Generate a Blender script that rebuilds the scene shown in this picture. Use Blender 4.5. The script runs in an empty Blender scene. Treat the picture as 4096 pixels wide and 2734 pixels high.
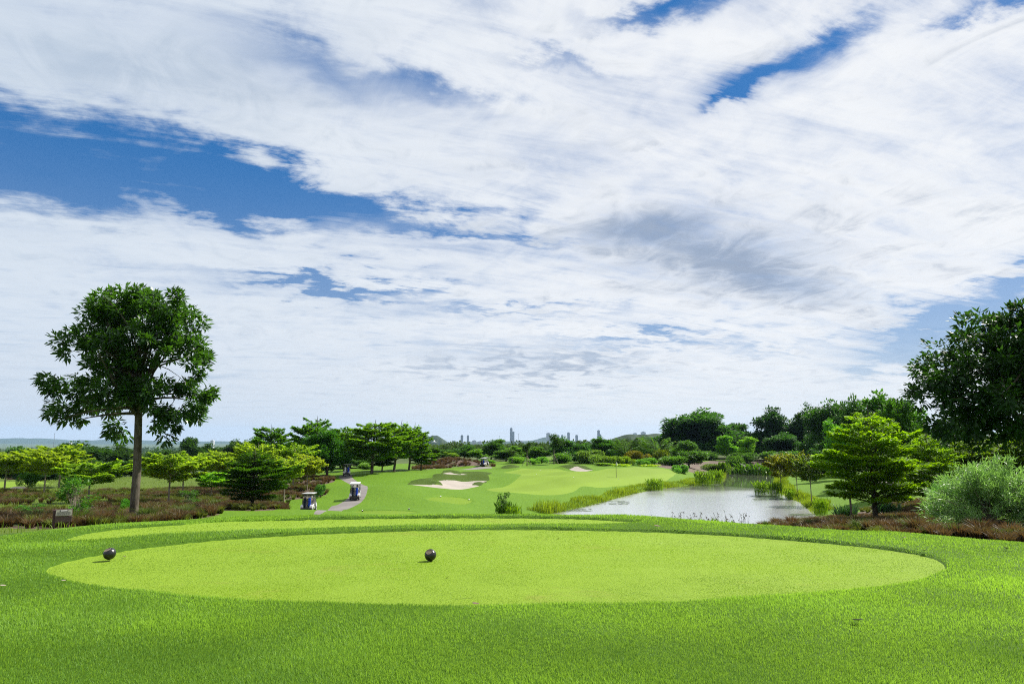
import bpy, math, random
import numpy as np
from math import radians, sin, cos, tan, atan, atan2, pi, sqrt
from mathutils import Vector, Matrix

random.seed(7)
RNG = np.random.default_rng(7)
SC = bpy.context.scene
COL = SC.collection

# ------------------------------------------------------------------ camera
F = 24.0 / 36.0 * 1024.0          # focal length in pixels of the 1024 px wide picture
EYE = 1.5
TH = atan((440.0 - 341.5) / F)
cam_data = bpy.data.cameras.new("camera")
cam_data.lens = 24.0
cam_data.sensor_width = 36.0
cam_data.clip_start = 0.05
cam_data.clip_end = 80000.0
cam = bpy.data.objects.new("camera", cam_data)
cam.location = (0, 0, EYE)
cam.rotation_euler = (pi / 2 + TH, 0, 0)
COL.objects.link(cam)
SC.camera = cam

SC.view_settings.view_transform = 'Standard'
SC.view_settings.look = 'None'
SC.view_settings.gamma = 1.0
SC.view_settings.exposure = 0.95
SC.view_settings.use_curve_mapping = False
SC.render.engine = 'CYCLES'
SC.cycles.max_bounces = 6
SC.cycles.diffuse_bounces = 3
SC.cycles.glossy_bounces = 2
SC.cycles.transmission_bounces = 4
SC.cycles.transparent_max_bounces = 8
SC.cycles.volume_bounces = 0
SC.cycles.caustics_reflective = False
SC.cycles.caustics_refractive = False
SC.cycles.sample_clamp_indirect = 4.0
SC.cycles.use_denoising = False
SC.cycles.filter_width = 1.05
SC.cycles.use_adaptive_sampling = False

# ------------------------------------------------------------------ sun
SUN_EL = radians(46)
SUN_DIR = Vector((0.83, 0.56, 0)).normalized()          # horizontal direction towards the sun
SUN_VEC = Vector((SUN_DIR.x * cos(SUN_EL), SUN_DIR.y * cos(SUN_EL), sin(SUN_EL)))
sd = bpy.data.lights.new("sun", 'SUN')
sd.energy = 4.6
sd.angle = radians(0.5)
sd.color = (1.0, 0.95, 0.86)
sun = bpy.data.objects.new("sun", sd)
sun.rotation_euler = SUN_VEC.to_track_quat('Z', 'Y').to_euler()
sun.location = (0, 0, 60)
COL.objects.link(sun)


# ------------------------------------------------------------------ node helpers
class NB:
    """small helper for writing node trees as expressions"""
    def __init__(self, tree):
        self.t = tree
        self.n = tree.nodes
        self.l = tree.links

    def node(self, typ, **kw):
        nd = self.n.new(typ)
        for k, v in kw.items():
            setattr(nd, k, v)
        return nd

    def put(self, sock, v):
        if isinstance(v, bpy.types.NodeSocket):
            self.l.new(v, sock)
        elif v is not None:
            if sock.type == 'RGBA' and isinstance(v, (tuple, list)) and len(v) == 3:
                v = (*v, 1.0)
            sock.default_value = v

    def m(self, op, a, b=None, c=None, clamp=False):
        nd = self.node('ShaderNodeMath', operation=op, use_clamp=clamp)
        self.put(nd.inputs[0], a)
        if b is not None:
            self.put(nd.inputs[1], b)
        if c is not None:
            self.put(nd.inputs[2], c)
        return nd.outputs[0]

    def add(self, a, b): return self.m('ADD', a, b)
    def sub(self, a, b): return self.m('SUBTRACT', a, b)
    def mul(self, a, b): return self.m('MULTIPLY', a, b)

    def ss(self, x, lo, hi, a=0.0, b=1.0):
        nd = self.node('ShaderNodeMapRange', interpolation_type='SMOOTHSTEP')
        self.put(nd.inputs[0], x)
        nd.inputs[1].default_value = lo
        nd.inputs[2].default_value = hi
        nd.inputs[3].default_value = a
        nd.inputs[4].default_value = b
        return nd.outputs[0]

    def mix(self, f, a, b, blend='MIX'):
        nd = self.node('ShaderNodeMix', data_type='RGBA', blend_type=blend)
        self.put(nd.inputs[0], f)
        self.put(nd.inputs[6], a)
        self.put(nd.inputs[7], b)
        return nd.outputs[2]

    def noise(self, vec, scale, detail=2.0, rough=0.5, distort=0.0, lac=2.0, dims='3D', w=None):
        nd = self.node('ShaderNodeTexNoise', noise_dimensions=dims)
        if vec is not None:
            self.l.new(vec, nd.inputs['Vector'])
        nd.inputs['Scale'].default_value = scale
        nd.inputs['Detail'].default_value = detail
        nd.inputs['Roughness'].default_value = rough
        nd.inputs['Lacunarity'].default_value = lac
        nd.inputs['Distortion'].default_value = distort
        return nd.outputs[0]

    def vec(self, x, y, z=0.0):
        nd = self.node('ShaderNodeCombineXYZ')
        self.put(nd.inputs[0], x)
        self.put(nd.inputs[1], y)
        self.put(nd.inputs[2], z)
        return nd.outputs[0]

    def vscale(self, v, s):
        nd = self.node('ShaderNodeVectorMath', operation='MULTIPLY')
        self.l.new(v, nd.inputs[0])
        nd.inputs[1].default_value = s
        return nd.outputs[0]


def ray(px, py):
    u = (px - 512.0) / F
    v = (341.5 - py) / F
    return np.array([u, cos(TH) - v * sin(TH), sin(TH) + v * cos(TH)])


def az_el(px, py):
    d = ray(px, py)
    d = d / np.linalg.norm(d)
    return atan2(d[0], d[1]), math.asin(d[2])


# ------------------------------------------------------------------ sky with clouds
world = bpy.data.worlds.new("World")
SC.world = world
world.use_nodes = True
world.cycles.sampling_method = 'MANUAL'
world.cycles.sample_map_resolution = 512
wt = world.node_tree
wt.nodes.clear()
W = NB(wt)
w_out = W.node('ShaderNodeOutputWorld')
w_bg = W.node('ShaderNodeBackground')
w_bg.inputs['Strength'].default_value = 0.1
wt.links.new(w_bg.outputs[0], w_out.inputs[0])
sky = W.node('ShaderNodeTexSky', sky_type='NISHITA')
sky.sun_disc = False
sky.sun_elevation = SUN_EL
sky.sun_rotation = atan2(SUN_DIR.x, SUN_DIR.y)
sky.altitude = 100.0
sky.air_density = 1.0
sky.dust_density = 0.3
sky.ozone_density = 2.0
tc = W.node('ShaderNodeTexCoord')
sep = W.node('ShaderNodeSeparateXYZ')
wt.links.new(tc.outputs['Generated'], sep.inputs[0])
dx, dy, dz = sep.outputs
AZ = W.m('ARCTAN2', dx, dy)
EL = W.m('ARCSINE', dz)
zc = W.m('MAXIMUM', dz, 0.0)
kk = W.m('DIVIDE', 1.0, W.add(zc, 0.13))
PU, PV = W.mul(dx, kk), W.mul(dy, kk)


def rot2(nb, x, y, a):
    ca, sa = cos(a), sin(a)
    return nb.add(nb.mul(x, ca), nb.mul(y, sa)), nb.sub(nb.mul(y, ca), nb.mul(x, sa))


# wind streaks: cloud-plane coordinates turned and stretched
ru, rv = rot2(W, PU, PV, radians(20))
pvec = W.vec(W.mul(ru, 0.55), rv, 0.0)
ru2, rv2 = rot2(W, PU, PV, radians(-62))
pvec2 = W.vec(W.mul(ru2, 0.62), rv2, 0.0)
n_big = W.noise(pvec, 1.3, 4.0, 0.60, 0.3, dims='2D')
n_mid = W.noise(pvec, 4.0, 7.0, 0.64, 0.7, dims='2D')
n_rip = W.noise(pvec2, 7.0, 5.0, 0.62, 0.9, dims='2D')
n_str = W.noise(W.vec(W.mul(ru, 0.30), W.mul(rv, 1.7), 0.0), 3.2, 7.0, 0.66, 0.5, dims='2D')
n_iso = W.noise(W.vec(W.mul(ru, 0.8), rv, 0.0), 6.0, 8.0, 0.60, 0.15, dims='2D')
# edges of the openings are torn by warping their coordinates
wx = W.add(W.mul(W.sub(n_mid, 0.5), 0.20), W.mul(W.sub(n_iso, 0.5), 0.10))
wy = W.add(W.mul(W.sub(n_str, 0.5), 0.07), W.mul(W.sub(n_iso, 0.5), 0.09))
AZw, ELw = W.add(AZ, wx), W.add(EL, wy)


def blob(px, py, rx, ry, rot=0.0, warp=True, power=1.0):
    """soft elliptical patch of sky round a direction; radii in pixels of the photograph"""
    a, e = az_el(px, py)
    a2, _ = az_el(px + 1, py)
    _, e2 = az_el(px, py - 1)
    ka, ke = abs(a2 - a), abs(e2 - e)
    x = W.m('DIVIDE', W.sub(AZw if warp else AZ, a), ka)
    y = W.m('DIVIDE', W.sub(ELw if warp else EL, e), ke)
    if rot:
        x, y = rot2(W, x, y, radians(rot))
    x = W.m('DIVIDE', x, rx)
    y = W.m('DIVIDE', y, ry)
    q = W.add(W.mul(x, x), W.mul(y, y))
    if power != 1.0:
        q = W.m('POWER', q, power)
    return W.m('POWER', 2.718, W.mul(q, -1.0))


def total(items):
    s = None
    for amp, sock in items:
        t = W.mul(sock, amp)
        s = t if s is None else W.add(s, t)
    return s


holes = total([
    (1.00, blob(88, 152, 205, 50, -5, power=1.5)),
    (0.62, blob(10, 185, 120, 26, 0, power=1.4)),
    (0.72, blob(255, 168, 80, 22, -14)),
    (0.66, blob(240, 208, 120, 14, -4)),
    (0.62, blob(385, 212, 120, 15, -6)),
    (0.42, blob(470, 236, 80, 7, -4)),
    (0.80, blob(352, 288, 92, 10, -3)),
    (0.36, blob(300, 283, 60, 5, 0)),
    (0.46, blob(345, 76, 110, 28, -14)),
    (0.42, blob(460, 98, 60, 14, -10)),
    (0.80, blob(665, 4, 75, 11, 3)),
    (0.95, blob(795, 54, 80, 21, 12)),
    (0.55, blob(745, 85, 40, 6, 20)),
    (0.80, blob(1000, 2, 50, 12, 0)),
    (1.0, blob(965, 322, 100, 18, 5)),
    (0.95, blob(925, 352, 75, 14, 8)),
    (0.6, blob(1010, 285, 60, 10, 5)),
    (0.5, blob(640, 338, 90, 7, 0)),
    (0.26, blob(760, 350, 60, 5, 0)),
    (0.42, blob(500, 312, 90, 6, 0)),
    (0.30, blob(560, 60, 60, 10, -20)),
])
greys = total([
    (0.75, blob(700, 250, 120, 40, -8, warp=False)),
    (0.55, blob(790, 285, 80, 22, -18, warp=False)),
    (0.55, blob(640, 225, 80, 18, 4, warp=False)),
    (0.62, blob(500, 358, 95, 15, -4)),
    (0.50, blob(600, 366, 60, 10, 0)),
    (0.70, blob(519, 382, 10, 4, 0)),
    (0.45, blob(548, 388, 9, 2.5, 0)),
    (0.50, blob(150, 60, 260, 50, 5, warp=False)),
    (0.35, blob(560, 150, 120, 14, 12)),
    (0.30, blob(650, 145, 40, 8, 0)),
])
dens = W.add(W.sub(0.97, W.mul(holes, 1.35)),
             W.add(W.add(W.mul(W.sub(n_big, 0.5), 0.8), W.mul(W.sub(n_str, 0.5), 1.05)),
                   W.add(W.add(W.mul(W.sub(n_mid, 0.5), 0.7), W.mul(W.sub(n_iso, 0.5), 0.70)), W.mul(W.sub(n_rip, 0.5), 0.45))))
alpha = W.ss(dens, -0.26, 1.18)
# thin veil that never lets the openings be perfectly clear low down
low = W.ss(EL, radians(3), radians(24), 1.0, 0.0)
veil = W.mul(low, 0.28)
alpha = W.m('MAXIMUM', alpha, veil)

shade = W.add(greys, W.add(W.add(W.mul(W.sub(n_iso, 0.50), 1.0), W.mul(W.sub(n_str, 0.5), 0.8)), W.add(W.mul(W.sub(n_rip, 0.5), 1.1), W.mul(W.sub(n_big, 0.5), 0.9))))
shade = W.ss(shade, -0.05, 1.0)
cloud_white = (4.75, 4.85, 4.98)
cloud_grey = (1.80, 2.18, 2.85)
cloud = W.mix(shade, cloud_white, cloud_grey)
# left half of the overcast is a little bluer than the bright half near the sun
side = W.ss(AZ, radians(-40), radians(18), 1.0, 0.0)
cloud = W.mix(W.mul(side, 0.62), cloud, (3.05, 3.60, 4.25))
# blue of the openings
hs = W.node('ShaderNodeHueSaturation')
hs.inputs['Saturation'].default_value = 1.35
hs.inputs['Value'].default_value = 0.75
wt.links.new(sky.outputs[0], hs.inputs['Color'])
blue = W.mix(0.72, hs.outputs[0], (0.03, 0.66, 2.10))
mixed = W.mix(alpha, blue, cloud)
# pale air towards the horizon
hz = W.ss(EL, radians(-1.0), radians(9), 1.0, 0.0)
hcol = W.mix(W.ss(AZ, radians(-35), radians(10)), (3.3, 3.65, 4.1), (4.2, 4.35, 4.5))
mixed = W.mix(W.mul(hz, 0.85), mixed, hcol)
wt.links.new(mixed, w_bg.inputs['Color'])


# ------------------------------------------------------------------ materials
def new_mat(name):
    m = bpy.data.materials.new(name)
    m.use_nodes = True
    nt = m.node_tree
    nt.nodes.clear()
    nb = NB(nt)
    out = nb.node('ShaderNodeOutputMaterial')
    return m, nb, out


def simple_mat(name, col, rough=0.5, metal=0.0, bump=0.0, bscale=40.0, vary=0.0, vscale_=6.0, spec=0.5, stretch=None):
    m, nb, out = new_mat(name)
    p = nb.node('ShaderNodeBsdfPrincipled')
    p.inputs['Roughness'].default_value = rough
    p.inputs['Metallic'].default_value = metal
    p.inputs['Specular IOR Level'].default_value = spec
    tcn = nb.node('ShaderNodeTexCoord')
    v = tcn.outputs['Object']
    if stretch:
        v = nb.vscale(v, stretch)
    if vary > 0:
        n = nb.noise(v, vscale_, 5.0, 0.6)
        f = nb.ss(n, 0.3, 0.7)
        c = nb.mix(f, tuple(x * (1 - vary) for x in col), tuple(min(1, x * (1 + vary)) for x in col))
        nb.l.new(c, p.inputs['Base Color'])
    else:
        p.inputs['Base Color'].default_value = (*col, 1)
    if bump > 0:
        b = nb.node('ShaderNodeBump')
        b.inputs['Strength'].default_value = bump
        b.inputs['Distance'].default_value = 0.02
        nb.l.new(nb.noise(v, bscale, 4.0, 0.6), b.inputs['Height'])
        nb.l.new(b.outputs[0], p.inputs['Normal'])
    nb.l.new(p.outputs[0], out.inputs[0])
    return m


def leaf_mat(name, c1, c2, tcol, trans=0.45, rough=0.45, spec=0.4, tint=True):
    """leaf: reflecting front plus light coming through; attribute 'var' varies the hue from leaf to leaf"""
    m, nb, out = new_mat(name)
    at = nb.node('ShaderNodeAttribute', attribute_name='var')
    f = at.outputs['Fac']
    c = nb.mix(f, c1, c2)
    t = nb.mix(f, tuple(x * 0.75 for x in tcol), tuple(x * 1.2 for x in tcol))
    if tint:
        oi = nb.node('ShaderNodeObjectInfo')
        c = nb.mix(1.0, c, oi.outputs['Color'], 'MULTIPLY')
        t = nb.mix(1.0, t, oi.outputs['Color'], 'MULTIPLY')
    p = nb.node('ShaderNodeBsdfPrincipled')
    p.inputs['Roughness'].default_value = rough
    p.inputs['Specular IOR Level'].default_value = spec * 0.45
    nb.l.new(c, p.inputs['Base Color'])
    tr = nb.node('ShaderNodeBsdfTranslucent')
    nb.l.new(t, tr.inputs['Color'])
    mx = nb.node('ShaderNodeMixShader')
    mx.inputs[0].default_value = trans
    nb.l.new(p.outputs[0], mx.inputs[1])
    nb.l.new(tr.outputs[0], mx.inputs[2])
    nb.l.new(mx.outputs[0], out.inputs[0])
    return m


def turf_mat(name, c1, c2, c3, scale=1.0, bump=0.5, fine=60.0, mow=0.0, mowdir=0.0, blotch=0.5, fuzz=0.0, wear=None):
    m, nb, out = new_mat(name)
    geo = nb.node('ShaderNodeNewGeometry')
    v = geo.outputs['Position']
    n1 = nb.noise(v, 0.13 * scale, 5.0, 0.62)
    n2 = nb.noise(v, 1.1 * scale, 6.0, 0.68)
    n3 = nb.noise(v, fine, 4.0, 0.75)
    a = nb.ss(nb.add(nb.mul(n1, 0.55), nb.mul(n2, 0.45)), 0.5 - blotch * 0.3, 0.5 + blotch * 0.3)
    c = nb.mix(a, c1, c2)
    f3 = nb.ss(n3, 0.36, 0.66)
    c = nb.mix(nb.mul(f3, 0.65), c, c3)
    if wear:
        wn = nb.noise(nb.vscale(v, (0.8, 1.3, 1.0)), 0.9, 7.0, 0.7, 0.6)
        c = nb.mix(nb.ss(wn, 0.56, 0.72, 0.0, 0.75), c, wear)
        wd = nb.noise(nb.vscale(v, (0.6, 1.7, 1.0)), 2.7, 5.0, 0.7)
        c = nb.mix(nb.ss(wd, 0.62, 0.74, 0.0, 0.55), c, tuple(x * 0.5 for x in c1))
    if mow:
        sp = nb.node('ShaderNodeSeparateXYZ')
        nb.l.new(v, sp.inputs[0])
        u = nb.add(nb.mul(sp.outputs[0], cos(mowdir)), nb.mul(sp.outputs[1], sin(mowdir)))
        s = nb.m('SINE', nb.mul(u, 2 * pi / mow))
        s = nb.ss(s, -0.5, 0.5)
        c = nb.mix(nb.mul(s, 0.22), c, tuple(x * 0.62 for x in c1))
    p = nb.node('ShaderNodeBsdfPrincipled')
    p.inputs['Roughness'].default_value = 0.75
    p.inputs['Specular IOR Level'].default_value = 0.1
    nb.l.new(c, p.inputs['Base Color'])
    b = nb.node('ShaderNodeBump')
    b.inputs['Strength'].default_value = bump
    b.inputs['Distance'].default_value = 0.03 if fine > 20 else 0.25
    nb.l.new(nb.add(nb.mul(n3, 0.7), nb.mul(nb.noise(v, fine * 0.23, 3.0, 0.6), 0.6)), b.inputs['Height'])
    nb.l.new(b.outputs[0], p.inputs['Normal'])
    if fuzz > 0:
        tr = nb.node('ShaderNodeBsdfTranslucent')
        nb.l.new(c, tr.inputs['Color'])
    nb.l.new(p.outputs[0], out.inputs[0])
    return m


M = {}
M['tee'] = turf_mat('tee turf', (0.122, 0.222, 0.010), (0.172, 0.280, 0.017), (0.25, 0.355, 0.036), 1.0, 0.7, 95.0, blotch=0.8, wear=(0.20, 0.235, 0.035))
M['rough'] = turf_mat('rough turf', (0.032, 0.085, 0.004), (0.048, 0.11, 0.006), (0.07, 0.14, 0.008), 1.0, 0.8, 55.0, blotch=0.8)
M['fairway'] = turf_mat('fairway turf', (0.062, 0.142, 0.005), (0.086, 0.172, 0.007), (0.112, 0.205, 0.010), 0.5, 0.8, 3.0, blotch=0.9)
M['green'] = turf_mat('putting turf', (0.125, 0.205, 0.014), (0.150, 0.235, 0.019), (0.165, 0.25, 0.023), 0.35, 0.25, 9.0, mow=9.0, mowdir=radians(-35), blotch=0.6)
M['tee_far'] = turf_mat('forward tee turf', (0.085, 0.160, 0.007), (0.115, 0.195, 0.010), (0.15, 0.23, 0.014), 1.0, 0.5, 6.0, blotch=0.8)
M['lip'] = turf_mat('long bunker-face grass', (0.030, 0.062, 0.003), (0.046, 0.086, 0.004), (0.066, 0.112, 0.006), 1.5, 0.9, 9.0)  # darker than the fairway: the shade on these faces is put into the colour
M['meadow'] = turf_mat('meadow turf', (0.050, 0.090, 0.008), (0.085, 0.135, 0.014), (0.12, 0.16, 0.025), 1.6, 1.0, 4.0, blotch=1.0)
M['field'] = turf_mat('far fields', (0.035, 0.065, 0.014), (0.065, 0.095, 0.024), (0.10, 0.115, 0.045), 0.08, 0.3, 0.3, blotch=1.0)


def mulch_mat():
    m, nb, out = new_mat('straw mulch')
    geo = nb.node('ShaderNodeNewGeometry')
    v = geo.outputs['Position']
    n1 = nb.noise(v, 1.3, 5.0, 0.65)
    n2 = nb.noise(nb.vscale(v, (1.0, 0.35, 1.0)), 16.0, 4.0, 0.75)
    g = nb.noise(v, 0.33, 4.0, 0.6)
    c = nb.mix(nb.ss(n1, 0.35, 0.65), (0.030, 0.016, 0.010), (0.085, 0.048, 0.030))
    c = nb.mix(nb.ss(n2, 0.52, 0.68), c, (0.24, 0.165, 0.115))
    c = nb.mix(nb.ss(g, 0.56, 0.66), c, (0.085, 0.15, 0.018))
    p = nb.node('ShaderNodeBsdfPrincipled')
    p.inputs['Roughness'].default_value = 0.85
    nb.l.new(c, p.inputs['Base Color'])
    b = nb.node('ShaderNodeBump')
    b.inputs['Strength'].default_value = 0.9
    b.inputs['Distance'].default_value = 0.08
    nb.l.new(nb.add(n2, n1), b.inputs['Height'])
    nb.l.new(b.outputs[0], p.inputs['Normal'])
    nb.l.new(p.outputs[0], out.inputs[0])
    return m


def sand_mat():
    m, nb, out = new_mat('bunker sand')
    geo = nb.node('ShaderNodeNewGeometry')
    v = geo.outputs['Position']
    n1 = nb.noise(v, 0.45, 5.0, 0.6)
    n2 = nb.noise(v, 3.2, 5.0, 0.7)
    c = nb.mix(nb.ss(n1, 0.3, 0.7), (0.245, 0.215, 0.185), (0.315, 0.278, 0.242))
    c = nb.mix(nb.ss(n2, 0.58, 0.75), c, (0.20, 0.16, 0.13))
    p = nb.node('ShaderNodeBsdfPrincipled')
    p.inputs['Roughness'].default_value = 0.9
    nb.l.new(c, p.inputs['Base Color'])
    b = nb.node('ShaderNodeBump')
    b.inputs['Strength'].default_value = 0.5
    b.inputs['Distance'].default_value = 0.12
    nb.l.new(n2, b.inputs['Height'])
    nb.l.new(b.outputs[0], p.inputs['Normal'])
    nb.l.new(p.outputs[0], out.inputs[0])
    return m


def concrete_mat():
    m, nb, out = new_mat('path concrete')
    geo = nb.node('ShaderNodeNewGeometry')
    v = geo.outputs['Position']
    n1 = nb.noise(nb.vscale(v, (0.5, 1.0, 1.0)), 0.6, 6.0, 0.65)
    n2 = nb.noise(v, 9.0, 4.0, 0.7)
    c = nb.mix(nb.ss(n1, 0.35, 0.68), (0.125, 0.112, 0.106), (0.185, 0.168, 0.160))
    c = nb.mix(nb.ss(n2, 0.5, 0.72, 0, 0.5), c, (0.10, 0.09, 0.085))
    # expansion joints every four metres
    sp = nb.node('ShaderNodeSeparateXYZ')
    nb.l.new(v, sp.inputs[0])
    fr = nb.m('FRACT', nb.mul(nb.add(sp.outputs[1], nb.mul(sp.outputs[0], 0.25)), 0.25))
    j = nb.m('LESS_THAN', fr, 0.02)
    c = nb.mix(nb.mul(j, 0.6), c, (0.05, 0.045, 0.04))
    p = nb.node('ShaderNodeBsdfPrincipled')
    p.inputs['Roughness'].default_value = 0.8
    nb.l.new(c, p.inputs['Base Color'])
    nb.l.new(p.outputs[0], out.inputs[0])
    return m


def water_mat():
    m, nb, out = new_mat('pond water')
    geo = nb.node('ShaderNodeNewGeometry')
    v = geo.outputs['Position']
    w1 = nb.noise(nb.vscale(v, (0.8, 1.5, 1.0)), 1.5, 4.0, 0.6, 0.4)
    w2 = nb.noise(nb.vscale(v, (0.9, 1.3, 1.0)), 7.0, 3.0, 0.6)
    sp = nb.node('ShaderNodeSeparateXYZ')
    nb.l.new(v, sp.inputs[0])
    far = nb.add(sp.outputs[1], nb.mul(nb.sub(nb.noise(v, 0.06, 3.0, 0.5), 0.5), 40.0))
    calm = nb.ss(far, 112.0, 138.0, 1.0, 0.05)
    p = nb.node('ShaderNodeBsdfPrincipled')
    p.inputs['Base Color'].default_value = (0.020, 0.030, 0.006, 1)
    nb.l.new(nb.ss(calm, 0.0, 1.0, 0.05, 0.20), p.inputs['Roughness'])
    p.inputs['IOR'].default_value = 2.6
    nb.l.new(nb.mul(calm, 0.92), p.inputs['Metallic'])
    nb.l.new(nb.mix(calm, (0.020, 0.030, 0.006), (0.98, 0.98, 0.98)), p.inputs['Base Color'])
    p.inputs['Specular IOR Level'].default_value = 0.5
    b = nb.node('ShaderNodeBump')
    b.inputs['Distance'].default_value = 0.05
    nb.l.new(nb.mul(nb.add(w1, nb.mul(w2, 0.25)), nb.m('ADD', calm, 0.04)), b.inputs['Height'])
    b.inputs['Strength'].default_value = 0.5
    nb.l.new(b.outputs[0], p.inputs['Normal'])
    nb.l.new(p.outputs[0], out.inputs[0])
    return m


def bark_mat(name, c1, c2):
    m, nb, out = new_mat(name)
    tcn = nb.node('ShaderNodeTexCoord')
    v = tcn.outputs['Object']
    n = nb.noise(nb.vscale(v, (3.0, 3.0, 0.8)), 3.0, 6.0, 0.7)
    n2 = nb.noise(v, 1.6, 4.0, 0.6)
    c = nb.mix(nb.ss(nb.add(nb.mul(n, 0.6), nb.mul(n2, 0.4)), 0.38, 0.62), c1, c2)
    p = nb.node('ShaderNodeBsdfPrincipled')
    p.inputs['Roughness'].default_value = 0.9
    p.inputs['Specular IOR Level'].default_value = 0.2
    nb.l.new(c, p.inputs['Base Color'])
    b = nb.node('ShaderNodeBump')
    b.inputs['Strength'].default_value = 0.8
    b.inputs['Distance'].default_value = 0.03
    nb.l.new(n, b.inputs['Height'])
    nb.l.new(b.outputs[0], p.inputs['Normal'])
    nb.l.new(p.outputs[0], out.inputs[0])
    return m


M['mulch'] = mulch_mat()
M['sand'] = sand_mat()
M['concrete'] = concrete_mat()
M['water'] = water_mat()
M['bark'] = bark_mat('grey brown bark', (0.042, 0.035, 0.025), (0.125, 0.108, 0.082))
M['bark_pale'] = bark_mat('pale thin bark', (0.16, 0.13, 0.095), (0.34, 0.30, 0.235))
M['bark_dark'] = bark_mat('dark bark', (0.030, 0.024, 0.018), (0.085, 0.068, 0.05))

M['l_big'] = leaf_mat('big tree leaf', (0.014, 0.048, 0.010), (0.050, 0.118, 0.017), (0.085, 0.23, 0.010), 0.34, 0.38, 0.9)
M['l_shade'] = leaf_mat('shade tree leaf', (0.010, 0.034, 0.008), (0.028, 0.074, 0.012), (0.050, 0.145, 0.008), 0.30, 0.5, 0.6)
M['l_layer'] = leaf_mat('layered tree leaf', (0.036, 0.086, 0.004), (0.072, 0.140, 0.007), (0.150, 0.30, 0.006), 0.46, 0.55, 0.3)
M['l_pale'] = leaf_mat('pale tree leaf', (0.130, 0.210, 0.013), (0.225, 0.315, 0.026), (0.40, 0.56, 0.016), 0.52, 0.45, 0.5)
M['l_dark'] = leaf_mat('woodland leaf', (0.018, 0.048, 0.011), (0.048, 0.092, 0.018), (0.075, 0.165, 0.012), 0.34, 0.5, 0.4)
M['l_bush'] = leaf_mat('bush leaf', (0.038, 0.082, 0.014), (0.085, 0.145, 0.026), (0.135, 0.25, 0.018), 0.38, 0.5, 0.4)
M['l_silver'] = leaf_mat('silver shrub leaf', (0.135, 0.27, 0.065), (0.30, 0.44, 0.19), (0.28, 0.54, 0.08), 0.36, 0.5, 0.9)
M['l_palm'] = leaf_mat('palm leaf', (0.028, 0.066, 0.010), (0.062, 0.118, 0.018), (0.10, 0.20, 0.012), 0.36, 0.4, 0.6)
M['l_canna'] = leaf_mat('water plant leaf', (0.080, 0.175, 0.008), (0.135, 0.245, 0.014), (0.21, 0.38, 0.010), 0.46, 0.4, 0.5)
M['l_strap'] = leaf_mat('strap leaf', (0.012, 0.050, 0.014), (0.030, 0.085, 0.022), (0.04, 0.12, 0.015), 0.3, 0.3, 0.9)
M['l_tussock'] = leaf_mat('rust tussock blade', (0.034, 0.023, 0.012), (0.165, 0.112, 0.055), (0.15, 0.092, 0.024), 0.35, 0.5, 0.5)
M['blade'] = leaf_mat('grass blade', (0.112, 0.240, 0.028), (0.220, 0.370, 0.055), (0.31, 0.54, 0.040), 0.46, 0.5, 0.5, tint=False)
M['tee_blade'] = leaf_mat('short mown blade', (0.130, 0.250, 0.015), (0.265, 0.385, 0.042), (0.29, 0.47, 0.021), 0.38, 0.5, 0.5, tint=False)
M['reed_blade'] = leaf_mat('bank grass blade', (0.085, 0.150, 0.010), (0.19, 0.255, 0.024), (0.27, 0.39, 0.013), 0.45, 0.5, 0.4, tint=False)
M['meadow_blade'] = leaf_mat('meadow blade', (0.070, 0.135, 0.012), (0.155, 0.215, 0.028), (0.20, 0.31, 0.018), 0.42, 0.5, 0.4, tint=False)


# ------------------------------------------------------------------ mesh helpers
def npmesh(name, V, Fc, mat=None, var=None, smooth=False, parent=None, link=True):
    """mesh object from numpy: V (n,3), Fc (m,k) all faces with k corners"""
    V = np.asarray(V, dtype=np.float32)
    Fc = np.asarray(Fc, dtype=np.int32)
    me = bpy.data.meshes.new(name)
    me.vertices.add(len(V))
    me.vertices.foreach_set('co', V.ravel())
    k = Fc.shape[1]
    me.loops.add(Fc.size)
    me.loops.foreach_set('vertex_index', Fc.ravel())
    me.polygons.add(len(Fc))
    me.polygons.foreach_set('loop_start', np.arange(len(Fc), dtype=np.int32) * k)
    if smooth:
        me.polygons.foreach_set('use_smooth', np.ones(len(Fc), dtype=bool))
    if var is not None:
        a = me.attributes.new('var', 'FLOAT', 'POINT')
        a.data.foreach_set('value', np.asarray(var, dtype=np.float32))
    me.update(calc_edges=True)
    if mat is not None:
        me.materials.append(mat)
    o = bpy.data.objects.new(name, me)
    if link:
        COL.objects.link(o)
    if parent is not None:
        o.parent = parent
    return o


def tag(o, label=None, cat=None, group=None, kind=None):
    if label: o['label'] = label
    if cat: o['category'] = cat
    if group: o['group'] = group
    if kind: o['kind'] = kind
    return o


def empty(name, loc=(0, 0, 0), rz=0.0, parent=None):
    o = bpy.data.objects.new(name, None)
    o.empty_display_size = 0.2
    o.location = loc
    o.rotation_euler = (0, 0, rz)
    COL.objects.link(o)
    if parent is not None:
        o.parent = parent
    return o


def copy_tree(o, parent=None):
    c = o.copy()
    COL.objects.link(c)
    if parent is not None:
        c.parent = parent
    for ch in list(o.children):
        copy_tree(ch, c)
    return c


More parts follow.
